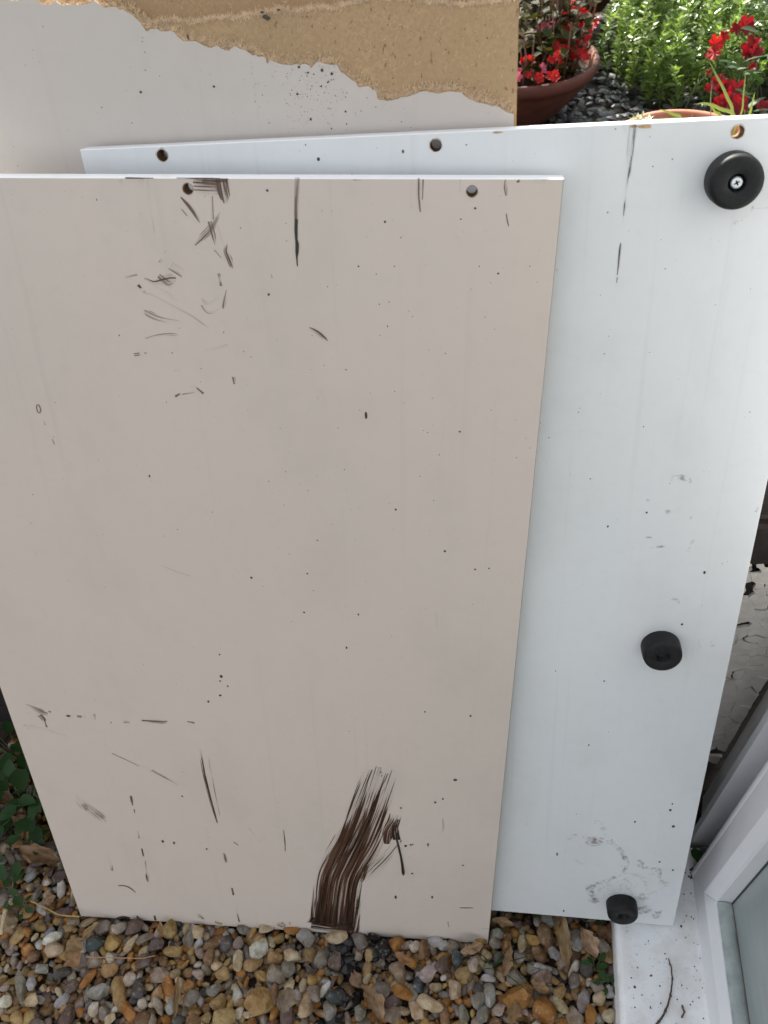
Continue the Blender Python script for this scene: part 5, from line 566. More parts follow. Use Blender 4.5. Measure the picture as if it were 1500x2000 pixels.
# stones in front of the panels stop at the boards' feet
def blocked(x, y, r):
    if x > .224-r: return True
    if -.552-r*.2 < x < .055+r*.2:
        yf = .3010+.059*(x+.5478)
        if yf-r*.45 < y < yf+.022+r*.3: return True
    if x > .05 and x < .30:
        yf = .362+.02*(x+.298)
        if yf-r*.35 < y < yf+.03+r*.2: return True
    return False
cand = []
for r0, n in ((.0125, 700), (.0098, 2600), (.0076, 6000), (.0056, 20000), (.0042, 26000)):
    for _ in range(n):
        x = rng.uniform(-1.0, .222); y = rng.uniform(-.16, .56)
        if rng.random() > .2 and not (-.78 < x and y > .08): continue
        r = r0*rng.uniform(.88, 1.15)
        if near(x, y, r, .82 if r0 > .008 else .70) or blocked(x, y, r): continue
        if x < -.635 and y > .415 and rng.random() < .85: continue
        put(x, y, r); e = rng.choice([1.0, 1.1, 1.2, 1.35, 1.55, 1.8])
        stones.append((x, y, rng.uniform(-.007, .003)-(.0 if r0 > .008 else .003), r*e*1.10, r/e**.6*1.12, r*rng.uniform(.5, .85), rng.uniform(0, 6.28), jitter(PAL[rng.choice(keys)]), False))
def blacken(s):
    d = min(math.hypot((s[0]-a)/.030, (s[1]-b)/.030) for a, b in ((-.155, .312), (-.142, .285), (-.145, .255), (-.148, .225), (-.10, .300)))
    if d < 1 and rng.random() < .5*(1-d)**.5 and not (s[8] and abs(s[0]+.163) < .012): return s[:7]+((.014, .012, .011),)+s[8:]
    return s
stones = [blacken(s) for s in stones]
mat_of = lambda s: Matrix.Translation((s[0], s[1], s[2])) @ Matrix.Rotation(s[6], 4, 'Z') @ Matrix.Rotation(rng.gauss(0, .36), 4, 'X') @ Matrix.Rotation(rng.gauss(0, .3), 4, 'Y') @ Matrix.Diagonal((s[3], s[4], s[5], 1))
inview = lambda s: s[8] or (s[1] > .12 and -.78 < s[0])
stones.sort(key=lambda s: -(s[3]*s[4]*(10 if s[8] else 1) if inview(s) else 0))
for i, s in enumerate(stones[:300]):
    me = PEB[rng.randrange(12)] if s[3] > .011 else PEB[rng.randrange(30)]
    o = link('pebble', me, gravel, mat_of(s)); o['tone'] = list(s[7])
mb = MB()
lib = [stone_verts(ICO2[0], 400+i, i % 8) for i in range(16)]; lib1 = [stone_verts(ICO1[0], 500+i, i % 4) for i in range(12)]
for s in stones[300:]:
    M = mat_of(s); big = inview(s) and s[3] > .0055
    vv = lib[rng.randrange(16)] if big else lib1[rng.randrange(12)]
    mb.add([M @ p for p in vv], ICO2[1] if big else ICO1[1], 0, tone=s[7])
for _ in range(8200):                                  # a lower layer fills the gaps
    x = rng.uniform(-1.0, .222); y = rng.uniform(-.15, .57); r = rng.uniform(.004, .0085)
    if x < -.635 and y > .415 and rng.random() < .8: continue
    s = (x, y, rng.uniform(-.015, -.008), r*1.3, r, r*.8, rng.uniform(0, 6.28), jitter(PAL[rng.choice(keys)], .25), False)
    M = mat_of(s); mb.add([M @ p for p in lib1[rng.randrange(12)]], ICO1[1], 0, tone=s[7])
for _ in range(900):                                  # outside the frame, coarser
    x = rng.uniform(-1.9, .222); y = rng.uniform(-.5, .57)
    if x > -1 and y > -.15: continue
    r = rng.uniform(.012, .022)
    s = (x, y, rng.uniform(-.012, -.002), r*1.2, r, r*.7, rng.uniform(0, 6.28), jitter(PAL[rng.choice(keys)], .25), False)
    M = mat_of(s); mb.add([M @ p for p in lib1[rng.randrange(12)]], ICO1[1], 0, tone=s[7])
mb.build('small_pebbles', M_STONEG, gravel, True, kind='stuff')

# spilt paint between the pebbles at the foot of the brushed streak
spill = thing('paint_spill', 'wet black paint spilt over pebbles at the foot of the brushed streak', 'paint spill', Matrix.Translation((-.15, .30, 0)))
mb = MB()
for (x, y, n, sp) in ((-.155, .312, 16, .018), (-.148, .283, 12, .014), (-.122, .300, 6, .010), (-.147, .245, 7, .009), (-.085, .31, 5, .012), (-.147, .215, 4, .008), (-.425, .322, 7, .012), (-.40, .31, 4, .006)):
    for _ in range(n):
        px, py = x+rng.gauss(0, sp*.6), y+rng.gauss(0, sp*.45); r = rng.uniform(.003, .0085)
        M = Matrix.Translation((px+.15, py-.30, rng.uniform(-.006, .004))) @ Matrix.Rotation(rng.uniform(0, 6), 4, 'Z') @ Matrix.Diagonal((r*1.6, r*1.2, r*.35, 1))
        mb.add([M @ p for p in lib[rng.randrange(16)]], ICO2[1])
mb.build('paint_blobs', M_BLACK, spill, True, kind='stuff')

# ------------------------------------------------------------------ dead leaves, twigs
lt = NT('dead_leaf').set(Roughness=.75)
a = lt.n('Attribute'); a.attribute_type = 'OBJECT'; a.attribute_name = 'tone'
f = lt.noise(lt.coord('Object'), 3.5, 5, .65)
lt.base(lt.mix(lt.ramp(f, [(.35, (0, 0, 0)), (.7, (1, 1, 1))]), a.outputs['Color'], lt.mix(1.0, a.outputs['Color'], (.45, .36, .28), 'MULTIPLY')))
lt.bump(f, .4, .003); M_DEAD = lt.m
def leaf_blade(curl, fold, twist, seed):
    r = random.Random(seed); n = 9; v = []; f = []
    for i in range(n):
        t = i/(n-1); w = (math.sin(math.pi*min(1, t*.94+.03))**.75)*.5
        for j in range(5):
            q = (j-2)/2; ww = w*q*(1+r.uniform(-.34, .30))
            z = fold*abs(q)**1.4*w+curl*((t-.5)**2)*.9+r.uniform(-.05, .05)*(1+abs(q))
            ang = twist*(t-.5); v.append((t-.5, ww*math.cos(ang)-0*z, z+ww*math.sin(ang)))
    for i in range(n-1):
        for j in range(4): a = i*5+j; f.append((a, a+1, a+6, a+5))
    return mesh('dead_leaf', v, f, M_DEAD, None, True)
LMESH = [leaf_blade(*q) for q in ((.3, .5, .6, 1), (.5, .9, -.5, 2), (.2, 1.1, .9, 3), (.45, .6, -1.0, 4), (.15, .3, .3, 5))]
LDESC = ['long curled brown dead leaf at the lower left edge of the beige panel', 'narrow dead leaf standing among the weeds left of the beige panel', 'dead leaf lying low under the left weeds', 'crumpled dead leaf just above the long curled one at left',
 'pale brown dead leaf between the white pebble and the dark blue pebble', 'folded orange brown dead leaf below the white pebble at left', 'flat greyish dead leaf on the gravel below the brushed paint streak', 'long tan dead leaf right of the spilt paint near the lower frame edge',
 'rust coloured dead leaf against the big white pebble', 'small torn dead leaf right beside the paint spill', 'curled dead leaf at the lower right corner of the beige panel', 'long pale straw coloured dead leaf hanging down below the white panel',
 'broad pinkish tan dead leaf beside the small green weeds near the sill', 'ragged tan dead leaf at the foot of the beige panel near its right corner', 'upright brown dead leaf between pebbles right of the beige panel', 'brown dead leaf beside the big orange pebble',
 'thin dead leaf tucked under the bottom edge of the white panel', 'small brown dead leaf above the big orange pebble', 'thin upright straw of dead leaf on the left gravel', 'small flat dead leaf left of the lower beige corner', 'narrow straw leaf under the bottom edge of the beige panel', 'slim dead leaf next to the black paint at the panel foot']
LTONE = [(.30, .19, .10), (.30, .17, .085), (.25, .15, .08), (.33, .22, .12), (.36, .24, .12), (.33, .19, .09), (.26, .20, .14), (.40, .27, .16), (.34, .17, .07), (.22, .13, .08), (.36, .24, .13), (.46, .34, .19), (.50, .34, .22), (.44, .29, .17), (.33, .21, .11), (.30, .19, .09), (.30, .20, .12), (.34, .22, .11), (.38, .27, .14), (.30, .19, .10), (.40, .29, .15), (.38, .24, .11)]
for i, (x, y, L, w, an) in enumerate(LEAVES):
    o = link('dead_leaf', LMESH[i % 5] if i else LMESH[1], None, Matrix.Translation((x/1000, y/1000, .016)) @ Matrix.Rotation(an, 4, 'Z') @ Matrix.Rotation(rng.gauss(0, .25), 4, 'X') @ Matrix.Rotation(rng.gauss(0, .1), 4, 'Y') @ Matrix.Diagonal((L/1000, w/1000*1.15, L/1000*.55, 1)))
    o['tone'] = list(LTONE[i]); tag(o, LDESC[i], 'dead leaf', 'dead leaves on the gravel')
LIT = MB()
for _ in range(150):
    x, y = rng.uniform(-.86, -.60), rng.uniform(.40, .58)
    M = Matrix.Translation((x, y, rng.uniform(-.014, .004))) @ Matrix.Rotation(rng.uniform(0, 6.3), 4, 'Z') @ Matrix.Rotation(rng.gauss(0, .5), 4, 'X') @ Matrix.Diagonal((rng.uniform(.014, .035), rng.uniform(.008, .018), rng.uniform(.008, .02), 1))
    me = LMESH[rng.randrange(5)]; LIT.add([M @ v.co for v in me.vertices], [tuple(p.vertices) for p in me.polygons])
tag(LIT.build('leaf_litter', plain('leaf_litter', (.09, .055, .032), .85, .5, 30), None, True), 'dark leaf litter under the weeds at the wall foot on the left', 'leaf litter', kind='stuff')
def strand(name, key, r0, r1, c, label, cat, z=0, knots=False):
    pts = [Vector(p)/1000 for p in TWIGS[key]]; pts = [Vector((p[0], p[1], p[2]+z)) for p in pts]
    out = []
    for i in range(len(pts)-1):
        for k in range(5):
            t = k/5; out.append(pts[i].lerp(pts[i+1], t)+Vector((rng.gauss(0, .0002), rng.gauss(0, .0002), 0)))
    out.append(pts[-1]); n = len(out)
    base = out[0].copy(); mb = MB()
    mb.tube([p-base for p in out], [(r0+(r1-r0)*i/(n-1))*(1.5 if knots and i % 7 == 3 else 1) for i in range(n)], 6)
    o = mb.build(name, plain(name+'_bark', c, .7, .3, 400), None, True, Matrix.Translation(base)); return tag(o, label, cat)
strand('twig', 'sill', .0009, .0015, (.085, .05, .04), 'long thin curved brown twig lying on the white sill', 'twig', .0006, True)
strand('twig_fragment', 'frag', .0012, .0010, (.10, .05, .035), 'short bent twig fragment on the white sill', 'twig', .0004, True)
strand('straw', 'straw', .0009, .0007, (.38, .21, .10), 'thin orange straw stalk across the pebbles at left', 'straw')
strand('stalk', 'stalk', .0010, .0012, (.42, .28, .07), 'yellow stalk ending at the lower left corner of the beige panel', 'stalk')
strand('twig', 'twig1', .0008, .0006, (.16, .10, .065), 'thin twig running down from the foot of the paint streak', 'twig')
strand('twig', 'twig2', .0009, .0007, (.17, .11, .07), 'thin bent twig on the pebbles near the big tan stone', 'twig')
strand('wood_splinter', 'splinter', .0026, .0034, (.52, .40, .24), 'pale wood splinter at the left frame edge', 'splinter')

# ------------------------------------------------------------------ low garden wall
wall = thing('garden_wall', 'low brick wall with cracked cream paint behind the leaning boards', 'wall', Matrix.Translation((0, .6, 0)))
def brick_mat():
    t = NT('old_brick').set(Roughness=.9)
    oi = t.n('ObjectInfo').outputs['Random']; geo = t.n('NewGeometry').outputs['Position']
    n1 = t.noise(geo, 40, 5, .7)
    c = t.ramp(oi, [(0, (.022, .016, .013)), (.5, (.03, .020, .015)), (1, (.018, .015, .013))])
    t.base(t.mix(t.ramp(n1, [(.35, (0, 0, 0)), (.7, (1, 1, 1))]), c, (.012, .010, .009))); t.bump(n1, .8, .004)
    return t.m
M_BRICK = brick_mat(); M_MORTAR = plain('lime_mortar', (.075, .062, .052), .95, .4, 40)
mb = MB(); mb.box((-2.2, .010, -.08), (.40, .105, .685)); mb.build('mortar', M_MORTAR, wall)
mb = MB(); mb.box((-.1065, 0, -.0325), (.1065, .05, .0325))
bm = bmesh.new(); bmesh.ops.create_cube(bm, size=1)
bmesh.ops.scale(bm, vec=(.213, .05, .064), verts=bm.verts); bmesh.ops.bevel(bm, geom=bm.edges[:], offset=.004, segments=1, affect='EDGES')
me_b = bpy.data.meshes.new('brick'); bm.to_mesh(me_b); bm.free(); me_b.materials.append(M_BRICK)
bmh = bmesh.new(); bmesh.ops.create_cube(bmh, size=1)
bmesh.ops.scale(bmh, vec=(.103, .05, .064), verts=bmh.verts); bmesh.ops.bevel(bmh, geom=bmh.edges[:], offset=.004, segments=1, affect='EDGES')
me_h = bpy.data.meshes.new('brick'); bmh.to_mesh(me_h); bmh.free(); me_h.materials.append(M_BRICK)
for r in range(9):
    z = -.03+.032+r*.0745; x = .3655
    if r % 2:
        link('brick', me_h, wall, Matrix.Translation((x-.0515, .024, z))); x -= .1125
    while x > -2.1:
        link('brick', me_b, wall, Matrix.Translation((x-.1065, .024+rng.uniform(-.001, .002), z)) @ Matrix.Rotation(rng.gauss(0, .006), 4, 'Y')); x -= .2225
for k in range(9):
    link('coping_brick', me_b, wall, Matrix.Translation((.26-k*.2225, .028, .672)))
for k in range(9):
    link('coping_brick', me_b, wall, Matrix.Translation((.26-k*.2225, .083, .6725)))
# cracked cream paint: one flake per cell
mb = MB(); seeds = []
r2 = random.Random(4)
cz0, cz1, cx0, cx1 = .02, .66, .20, .376
tries = 0
while len(seeds) < 520 and tries < 20000:
    tries += 1
    x, z = r2.uniform(cx0, cx1), r2.uniform(cz0, cz1)
    fine = max(0, min(1, (z-.25)/.25)); dmin = (.022-.014*fine)*r2.choice([.6, 1, 1.3])
    if all((x-a)**2+(z-b)**2 > dmin**2 for a, b in seeds): seeds.append((x, z))
def clip(poly, px, pz, nx_, nz_):
    out = []
    for i in range(len(poly)):
        a, b = poly[i], poly[(i+1) % len(poly)]
        da = (a[0]-px)*nx_+(a[1]-pz)*nz_; db = (b[0]-px)*nx_+(b[1]-pz)*nz_
        if da <= 0: out.append(a)
        if da*db < 0: t = da/(da-db); out.append((a[0]+(b[0]-a[0])*t, a[1]+(b[1]-a[1])*t))
    return out
for i, (x, z) in enumerate(seeds):
    # bare brick above a ragged diagonal line, flakes lost here and there
    edge = .575+.9*(x-.31)+.035*mnoise.noise((x*40, z*40, 0))
    if z > edge or (z > edge-.05 and r2.random() < .3) or r2.random() < .012 or z < .10+.03*mnoise.noise((x*30, 1, 0)): continue
    poly = [(x-.03, z-.03), (x+.03, z-.03), (x+.03, z+.03), (x-.03, z+.03)]
    for j, (a, b) in enumerate(seeds):
        if j == i or abs(a-x) > .05 or abs(b-z) > .05: continue
        dx, dz = a-x, b-z; L = math.hypot(dx, dz)
        g = .00012+.0034*max(0, mnoise.noise(((x+a)*28, (z+b)*28, 5))-.10)
        poly = clip(poly, x+dx*.5-dx/L*g, z+dz*.5-dz/L*g, dx/L, dz/L)
        if len(poly) < 3: break
    if len(poly) < 3: continue
    poly = clip(clip(poly, cx1, 0, 1, 0), cx0, 0, -1, 0)
    if len(poly) < 3: continue
    sub = []
    for k in range(len(poly)):
        a, b = poly[k], poly[(k+1) % len(poly)]
        for t in (0, .34, .67):
            px_, pz_ = a[0]+(b[0]-a[0])*t, a[1]+(b[1]-a[1])*t
            sub.append((min(cx1, px_+.0034*mnoise.noise((px_*120, pz_*120, 1))), pz_+.0034*mnoise.noise((px_*120, pz_*120, 9))))
    poly = sub
    tilt = (r2.gauss(0, .03), r2.gauss(0, .03)); n = len(poly)
    dep = -.0035-r2.uniform(0, .0012)
    v = [(a, dep+tilt[0]*(a-x)+tilt[1]*(b-z), b) for a, b in poly]+[(a, -.0005, b) for a, b in poly]
    mb.add(v, [tuple(range(n))]+[((k+1) % n, k, n+k, n+(k+1) % n) for k in range(n)])
pm = NT('cream_masonry_paint').set(Roughness=.7)
f = pm.noise(pm.coord('Object'), 60, 5, .65); pm.base(pm.ramp(f, [(.3, (.66, .61, .54)), (.65, (.80, .76, .69))])); pm.bump(f, .4, .002)
o = mb.build('paint_flakes', pm.m, wall, kind='stuff')

# ------------------------------------------------------------------ patio door on the right
um = NT('white_upvc').set(Roughness=.35)
f = um.noise(um.coord('Object'), 12, 4); um.base(um.ramp(f, [(.3, (.74, .74, .755)), (.7, (.80, .80, .81))])); M_UPVC = um.m
door = thing('patio_door', 'white plastic door frame with frosted glass and mitred corner at right', 'door', Matrix.Translation((.34, .457, .046)))
Y0, Z0 = .457, .046
PROF = [(.3375, 0.0), (.3340, .006), (.3350, .0465), (.3362, .0485), (.3440, .0590), (.3455, .0600)]
BEAD = [(.3455, .0602), (.3490, .0615), (.3560, .0618), (.3600, .0600)]
def sweep_rail(prof, xback, gap, y1):
    mb = MB(); n = len(prof)+1
    pts = prof+[(xback, prof[-1][1])]; pts = [(xback, prof[0][1])]+pts; n = len(pts)
    v = [(x-.34, Y0-s-gap-Y0, Z0+s-Z0) for x, s in pts]+[(x-.34, y1-Y0, s) for x, s in pts]
    mb.add(v, [(k, k+1, n+k+1, n+k) for k in range(n-1)]+[tuple(range(n)), tuple(range(2*n-1, n-1, -1))]); return mb
def sweep_jamb(prof, xback, gap, z1):
    mb = MB(); pts = [(xback, prof[0][1])]+prof+[(xback, prof[-1][1])]; n = len(pts)
    v = [(x-.34, -s, s+gap) for x, s in pts]+[(x-.34, -s, z1-Z0) for x, s in pts]
    mb.add(v, [(k+1, k, n+k, n+k+1) for k in range(n-1)]+[tuple(range(n-1, -1, -1)), tuple(range(n, 2*n))]); return mb
sweep_rail(PROF, .40, .0004, -1.15).build('bottom_rail', M_UPVC, door)
sweep_jamb(PROF, .40, .0004, 2.1).build('jamb', M_UPVC, door)
M_GASKET = plain('grey_gasket', (.34, .385, .37), .5, .3, 35)
# glazing beads: rounded grey gasket on the rail, flat white strip on the jamb
rb = [(.3462, .0595), (.3480, .0628), (.3520, .0652), (.3575, .0660), (.3625, .0650), (.3665, .0622), (.3675, .0590)]
mb = MB(); n = len(rb)
mb.add([(x-.34, -.0625, s) for x, s in rb]+[(x-.34, -1.6, s) for x, s in rb], [(k, k+1, n+k+1, n+k) for k in range(n-1)]+[tuple(range(n))])
mb.build('glazing_gasket', M_GASKET, door, True)
mb = MB(); jb = [(.3455, .0602), (.3475, .0612), (.3660, .0618), (.3662, .0560)]; n = len(jb)
mb.add([(x-.34, -s, .0600) for x, s in jb]+[(x-.34, -s, 2.05) for x, s in jb], [(k+1, k, n+k, n+k+1) for k in range(n-1)])
mb.build('glazing_bead', M_UPVC, door)
mb = MB(); mb.box((.0248, -.0636, .0595), (.0275, -.0614, 2.02)); mb.build('glass_seal', plain('dark_seal', (.025, .027, .028), .5), door)
mb = MB(); mb.box((.0250, -1.56, .050), (.0270, -.0636, .0645)); mb.build('rail_dirt_line', plain('dirty_seal', (.16, .13, .11), .8, .4, 50), door)
gm = NT('frosted_glass').set(Roughness=.30)
f1 = gm.noise(gm.coord('Object', (1, 3, 40)), 6, 4); f2 = gm.noise(gm.coord('Object'), 30, 3)
gm.base(gm.ramp(f1, [(.35, (.300, .345, .340)), (.7, (.36, .405, .395))])); gm.bump(f2, .03, .001)
mb = MB(); mb.box((.0262, -1.56, .050), (.0315, -.052, 2.02)); mb.build('glass_pane', gm.m, door)
# outer part of the jamb with two raised beads, up to the wall corner
OUT = [(.42, .598), (.384, .598), (.366, .5090), (.3385, .5075), (.3382, .4965), (.372, .4955), (.372, .4585)]
for k in range(9):
    t = math.pi*k/8; OUT.append((.3415-.0085*math.sin(t), .4490+.0085*math.cos(t)))
OUT += [(.3415, .4395), (.3400, .4395), (.42, .4395)]
mb = MB(); n = len(OUT)
mb.add([(x-.34, y-Y0, -.068) for x, y in OUT]+[(x-.34, y-Y0, 2.1-Z0) for x, y in OUT], [(k+1, k, n+k, n+k+1) for k in range(n-1)]+[tuple(range(n, 2*n))])
ob = mb.build('outer_jamb', M_UPVC, door)
# behind the rail below the jamb's mitre: plain inner face between s=0 and the bead
mb = MB(); mb.box((.001, -.0170, .0), (.06, .0, 2.05)); mb.build('jamb_core', M_UPVC, door)
mb = MB(); mb.box((.0, -1.62, 2.05), (.06, .14, 2.14)); mb.box((.0, -1.62, .0), (.06, -1.56, 2.05)); mb.build('outer_frame', M_UPVC, door)
# sill
sm = NT('weathered_white_sill').set(Roughness=.45)
f = sm.noise(sm.coord('Object'), 16, 6, .65); g = sm.noise(sm.coord('Object'), 180, 3, .6)
c = sm.ramp(f, [(.34, (.74, .72, .68)), (.54, (.88, .885, .89))])
sm.base(sm.mix(sm.math('MULTIPLY', sm.ramp(g, [(.62, (0, 0, 0)), (.72, (1, 1, 1))]), .35), c, (.35, .32, .28)))
mb = MB(); sp = [(.2295, -.06), (.2245, -.055), (.2232, .030)]
for k in range(7):
    t = math.pi/2*k/6; sp.append((.2332-.010*math.cos(t), .0355+.010*math.sin(t)))
sp += [(.245, .0462), (.3300, .0464), (.3378, .0478), (.3500, .0478), (.36, -.06)]
n = len(sp)
mb.add([(x-.34, .030, z-Z0) for x, z in sp]+[(x-.34, -1.65, z-Z0) for x, z in sp], [(k, k+1, n+k+1, n+k) for k in range(n-1)]+[tuple(range(n)), tuple(range(2*n-1, n-1, -1))])
mb.build('sill', sm.m, door)
mb = MB()
for _ in range(150):
    x = rng.uniform(.236, .336); y = rng.uniform(.22, .45); r = rng.choice([.0003, .0004, .0005, .0007, .001])
    if rng.random() < .04: r = .0016
    mb.add([(x-.34+math.cos(t)*r*rng.uniform(.7, 1.3), y-Y0+math.sin(t)*r*rng.uniform(.7, 1.3), .0008) for t in (2*math.pi*j/6 for j in range(6))]+[(x-.34, y-Y0, .0013)], [(k, (k+1) % 6, 6) for k in range(6)])
for _ in range(14):
    x = .3355+.0*_; z = rng.uniform(.06, .09); y = rng.uniform(.2, .4)
mb.build('dirt_specks', M_SPECK, door, kind='stuff')
mb = MB()                                            # dirt trapped at the jamb's foot
for _ in range(26):
    M = Matrix.Translation((rng.gauss(-.005, .004), rng.gauss(-.006, .004), rng.uniform(.0005, .004))) @ Matrix.Diagonal((rng.uniform(.0008, .0022),)*3+(1,))
    mb.add([M @ p for p in lib1[rng.randrange(12)]], ICO1[1])
mb.build('trapped_dirt', M_SPECK, door, kind='stuff')

# ------------------------------------------------------------------ plants
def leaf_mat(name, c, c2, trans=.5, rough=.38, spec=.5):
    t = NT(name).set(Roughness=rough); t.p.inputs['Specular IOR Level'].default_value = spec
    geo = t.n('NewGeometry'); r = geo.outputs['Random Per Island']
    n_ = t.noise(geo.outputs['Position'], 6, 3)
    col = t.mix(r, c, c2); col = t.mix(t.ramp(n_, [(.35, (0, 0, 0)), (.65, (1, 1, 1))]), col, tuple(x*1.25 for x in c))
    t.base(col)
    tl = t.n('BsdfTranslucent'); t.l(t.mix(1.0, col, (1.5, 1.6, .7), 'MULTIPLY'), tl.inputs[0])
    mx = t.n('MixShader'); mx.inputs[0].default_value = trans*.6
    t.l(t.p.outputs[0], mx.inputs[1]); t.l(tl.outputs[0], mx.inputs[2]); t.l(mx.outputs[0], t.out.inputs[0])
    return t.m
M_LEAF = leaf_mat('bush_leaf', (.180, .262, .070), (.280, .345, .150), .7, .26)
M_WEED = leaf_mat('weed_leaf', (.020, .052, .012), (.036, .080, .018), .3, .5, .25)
M_BRONZE = leaf_mat('begonia_leaf', (.034, .044, .012), (.085, .026, .012), .4, .55, .08)
M_SILVER = leaf_mat('silver_leaf', (.13, .16, .11), (.19, .22, .165), .2, .6)
M_STRAP = leaf_mat('strap_leaf', (.14, .19, .055), (.24, .27, .10), .4)
M_STEM = plain('green_stem', (.10, .13, .05), .6, .3, 60)
def petal_mat(name, c, tr=.45):
    t = NT(name).set(Roughness=.5); t.base(c)
    tl = t.n('BsdfTranslucent'); tl.inputs[0].default_value = (*c, 1)
    mx = t.n('MixShader'); mx.inputs[0].default_value = tr
    t.l(t.p.outputs[0], mx.inputs[1]); t.l(tl.outputs[0], mx.inputs[2]); t.l(mx.outputs[0], t.out.inputs[0]); return t.m
M_RED = petal_mat('red_petal', (.55, .012, .008)); M_PINK = petal_mat('pink_petal', (.55, .10, .16)); M_CRIM = petal_mat('crimson_petal', (.26, .005, .008))
M_YEL = plain('flower_eye', (.55, .35, .05), .7)
LANCE = ([(0, 0, 0), (.25, .12, .03), (.25, -.12, .03), (.55, .15, .03), (.55, -.15, .03), (.8, .08, 0), (.8, -.08, 0), (1, 0, -.06), (.25, 0, -.01), (.55, 0, -.015), (.8, 0, -.03)],
         [(0, 8, 1), (0, 2, 8), (8, 9, 3, 1), (2, 4, 9, 8), (9, 10, 5, 3), (4, 6, 10, 9), (10, 7, 5), (6, 7, 10)])
OVATE = ([(0, 0, 0), (.18, .26, .04), (.18, -.26, .04), (.48, .33, .05), (.48, -.33, .05), (.8, .17, 0), (.8, -.17, 0), (1, 0, -.08), (.18, 0, -.01), (.48, 0, -.02), (.8, 0, -.03)], LANCE[1])
def leaf_m(pos, dirv, size, wid=1.0, roll=0):
    d = Vector(dirv).normalized(); z = Vector((0, 0, 1))
    s = z.cross(d)
    if s.length < 1e-3: s = Vector((1, 0, 0))
    s.normalize(); n_ = d.cross(s)
    m3 = Matrix((d*size, s*size*wid, n_*size)).transposed().to_4x4(); m3.translation = pos
    return m3 @ Matrix.Rotation(roll, 4, 'X')

# the leafy bush: stems of narrow leaves; the 260 leaves nearest the camera are parts
bush = thing('leafy_bush', 'dense green bush of small narrow leaves in full sun behind the white panel', 'bush', Matrix.Translation((.9, 3.7, 0)))
B0 = Vector((.9, 3.7, 0))
leaves = []; stm = MB(); r3 = random.Random(8)
def edge_y(x): return 3.16+.07*math.sin(x*5)+(.34*max(0, .46-x)/.12)
tops = []
for _ in range(2600):
    x = r3.uniform(.33, 2.0); y = r3.uniform(3.15, 5.0)
    if y < edge_y(x): continue
    if x < .34+.30*max(0, (y-3.62)): continue
    if y > 4.2 and r3.random() < .35: continue
    if len(tops) >= 500: break
    h = r3.uniform(.26, .46)*(.62+.38*min(1, (y-edge_y(x))/.35))*(.75+.25*min(1, (x-.33)/.12))
    top = Vector((x+r3.gauss(0, .05), y+r3.gauss(0, .05)-.05, h)); base = Vector((x, y, 0)); tops.append(top)
    mid = (base+top)/2+Vector((r3.gauss(0, .02), r3.gauss(0, .02), 0))
    path = [base, mid, top]
    stm.tube([p-B0 for p in path], [.0028, .0022, .001], 4)
    n_ = int(h/.0105)
    for k in range(n_):
        t = .12+.88*k/n_
        p = base.lerp(mid, t*2) if t < .5 else mid.lerp(top, t*2-1)
        for w in range(3):
            a = k*2.4+w*2.1+r3.uniform(-.5, .5)
            d = Vector((math.cos(a), math.sin(a), r3.uniform(-.1, 1.0)+(.6 if t > .92 else 0)))
            leaves.append((p, d, r3.uniform(.020, .040), r3.uniform(.85, 1.35), r3.uniform(-.6, .6)))
    for a in range(7):
        d = Vector((math.cos(a), math.sin(a), r3.uniform(.5, 2)))
        leaves.append((top, d, r3.uniform(.018, .034), 1, r3.uniform(-.5, .5)))
for _ in range(11000):
    x = r3.uniform(.34, 2.0); y = r3.uniform(3.15, 4.9)
    if y < edge_y(x)-.02 or x < .36+.30*max(0, (y-3.62)): continue
    hh = .40*(.60+.40*min(1, (y-edge_y(x))/.35)); a = r3.uniform(0, 6.3)
    leaves.append((Vector((x, y, hh*r3.uniform(.35, 1.08))), Vector((math.cos(a), math.sin(a), r3.uniform(-.5, .7))), r3.uniform(.018, .036), r3.uniform(.9, 1.5), r3.uniform(-.7, .7)))
def in_frame(p):
    q = p-EYE; z = q.dot(rz)
    return abs(q.dot(rx)/z*1600) < 750 and -1000 < q.dot(ry)/z*1600 < -770
vis = sorted((l for l in leaves if in_frame(l[0])), key=lambda l: (l[0]-EYE).length-.35*l[0].z-r3.random()*.5)
sel = set(id(l) for l in vis[:260])
me_l = mesh('leaf', *LANCE, M_LEAF, None, True)
for l in vis[:260]: link('leaf', me_l, bush, Matrix.Translation(-B0) @ leaf_m(l[0], l[1], l[2], l[3], l[4]))
mb = MB()
for l in leaves:
    if id(l) in sel: continue
    M = Matrix.Translation(-B0) @ leaf_m(*l); mb.add([M @ Vector(p) for p in LANCE[0]], LANCE[1])
mb.build('foliage', M_LEAF, bush, True, kind='stuff'); stm.build('stems', M_STEM, bush, True, kind='stuff')

def flower_mesh(name, mat, petals, ruffle, cup, seed):
    r = random.Random(seed); mb = MB(); n = petals*6
    rings = 4; v = [(0, 0, -.05)]
    for j in range(1, rings+1):
        q = j/rings
        for k in range(n):
            t = 2*math.pi*k/n; lob = abs(math.cos(t*petals/2))**.6
            rr = q*(.62+.38*lob)*(1+r.uniform(-.05, .05)); v.append((math.cos(t)*rr, math.sin(t)*rr, cup*q*q+ruffle*q*math.sin(t*petals*1.5+r.uniform(-1, 1))))
    f = [(0, 1+k, 1+(k+1) % n) for k in range(n)]
    for j in range(rings-1):
        for k in range(n): a = 1+j*n; f.append((a+k, a+n+k, a+n+(k+1) % n, a+(k+1) % n))
    return mesh(name, v, f, mat, None, True)
F_RED = [flower_mesh('flower', M_RED, 5, .10, .28, 1), flower_mesh('flower', M_RED, 5, .16, .1, 2)]
F_CRIM = [flower_mesh('flower', M_CRIM, 5, .14, .22, 3), flower_mesh('flower', M_CRIM, 5, .2, .35, 4)]
F_PINK = [flower_mesh('flower', M_PINK, 4, .08, .2, 5)]
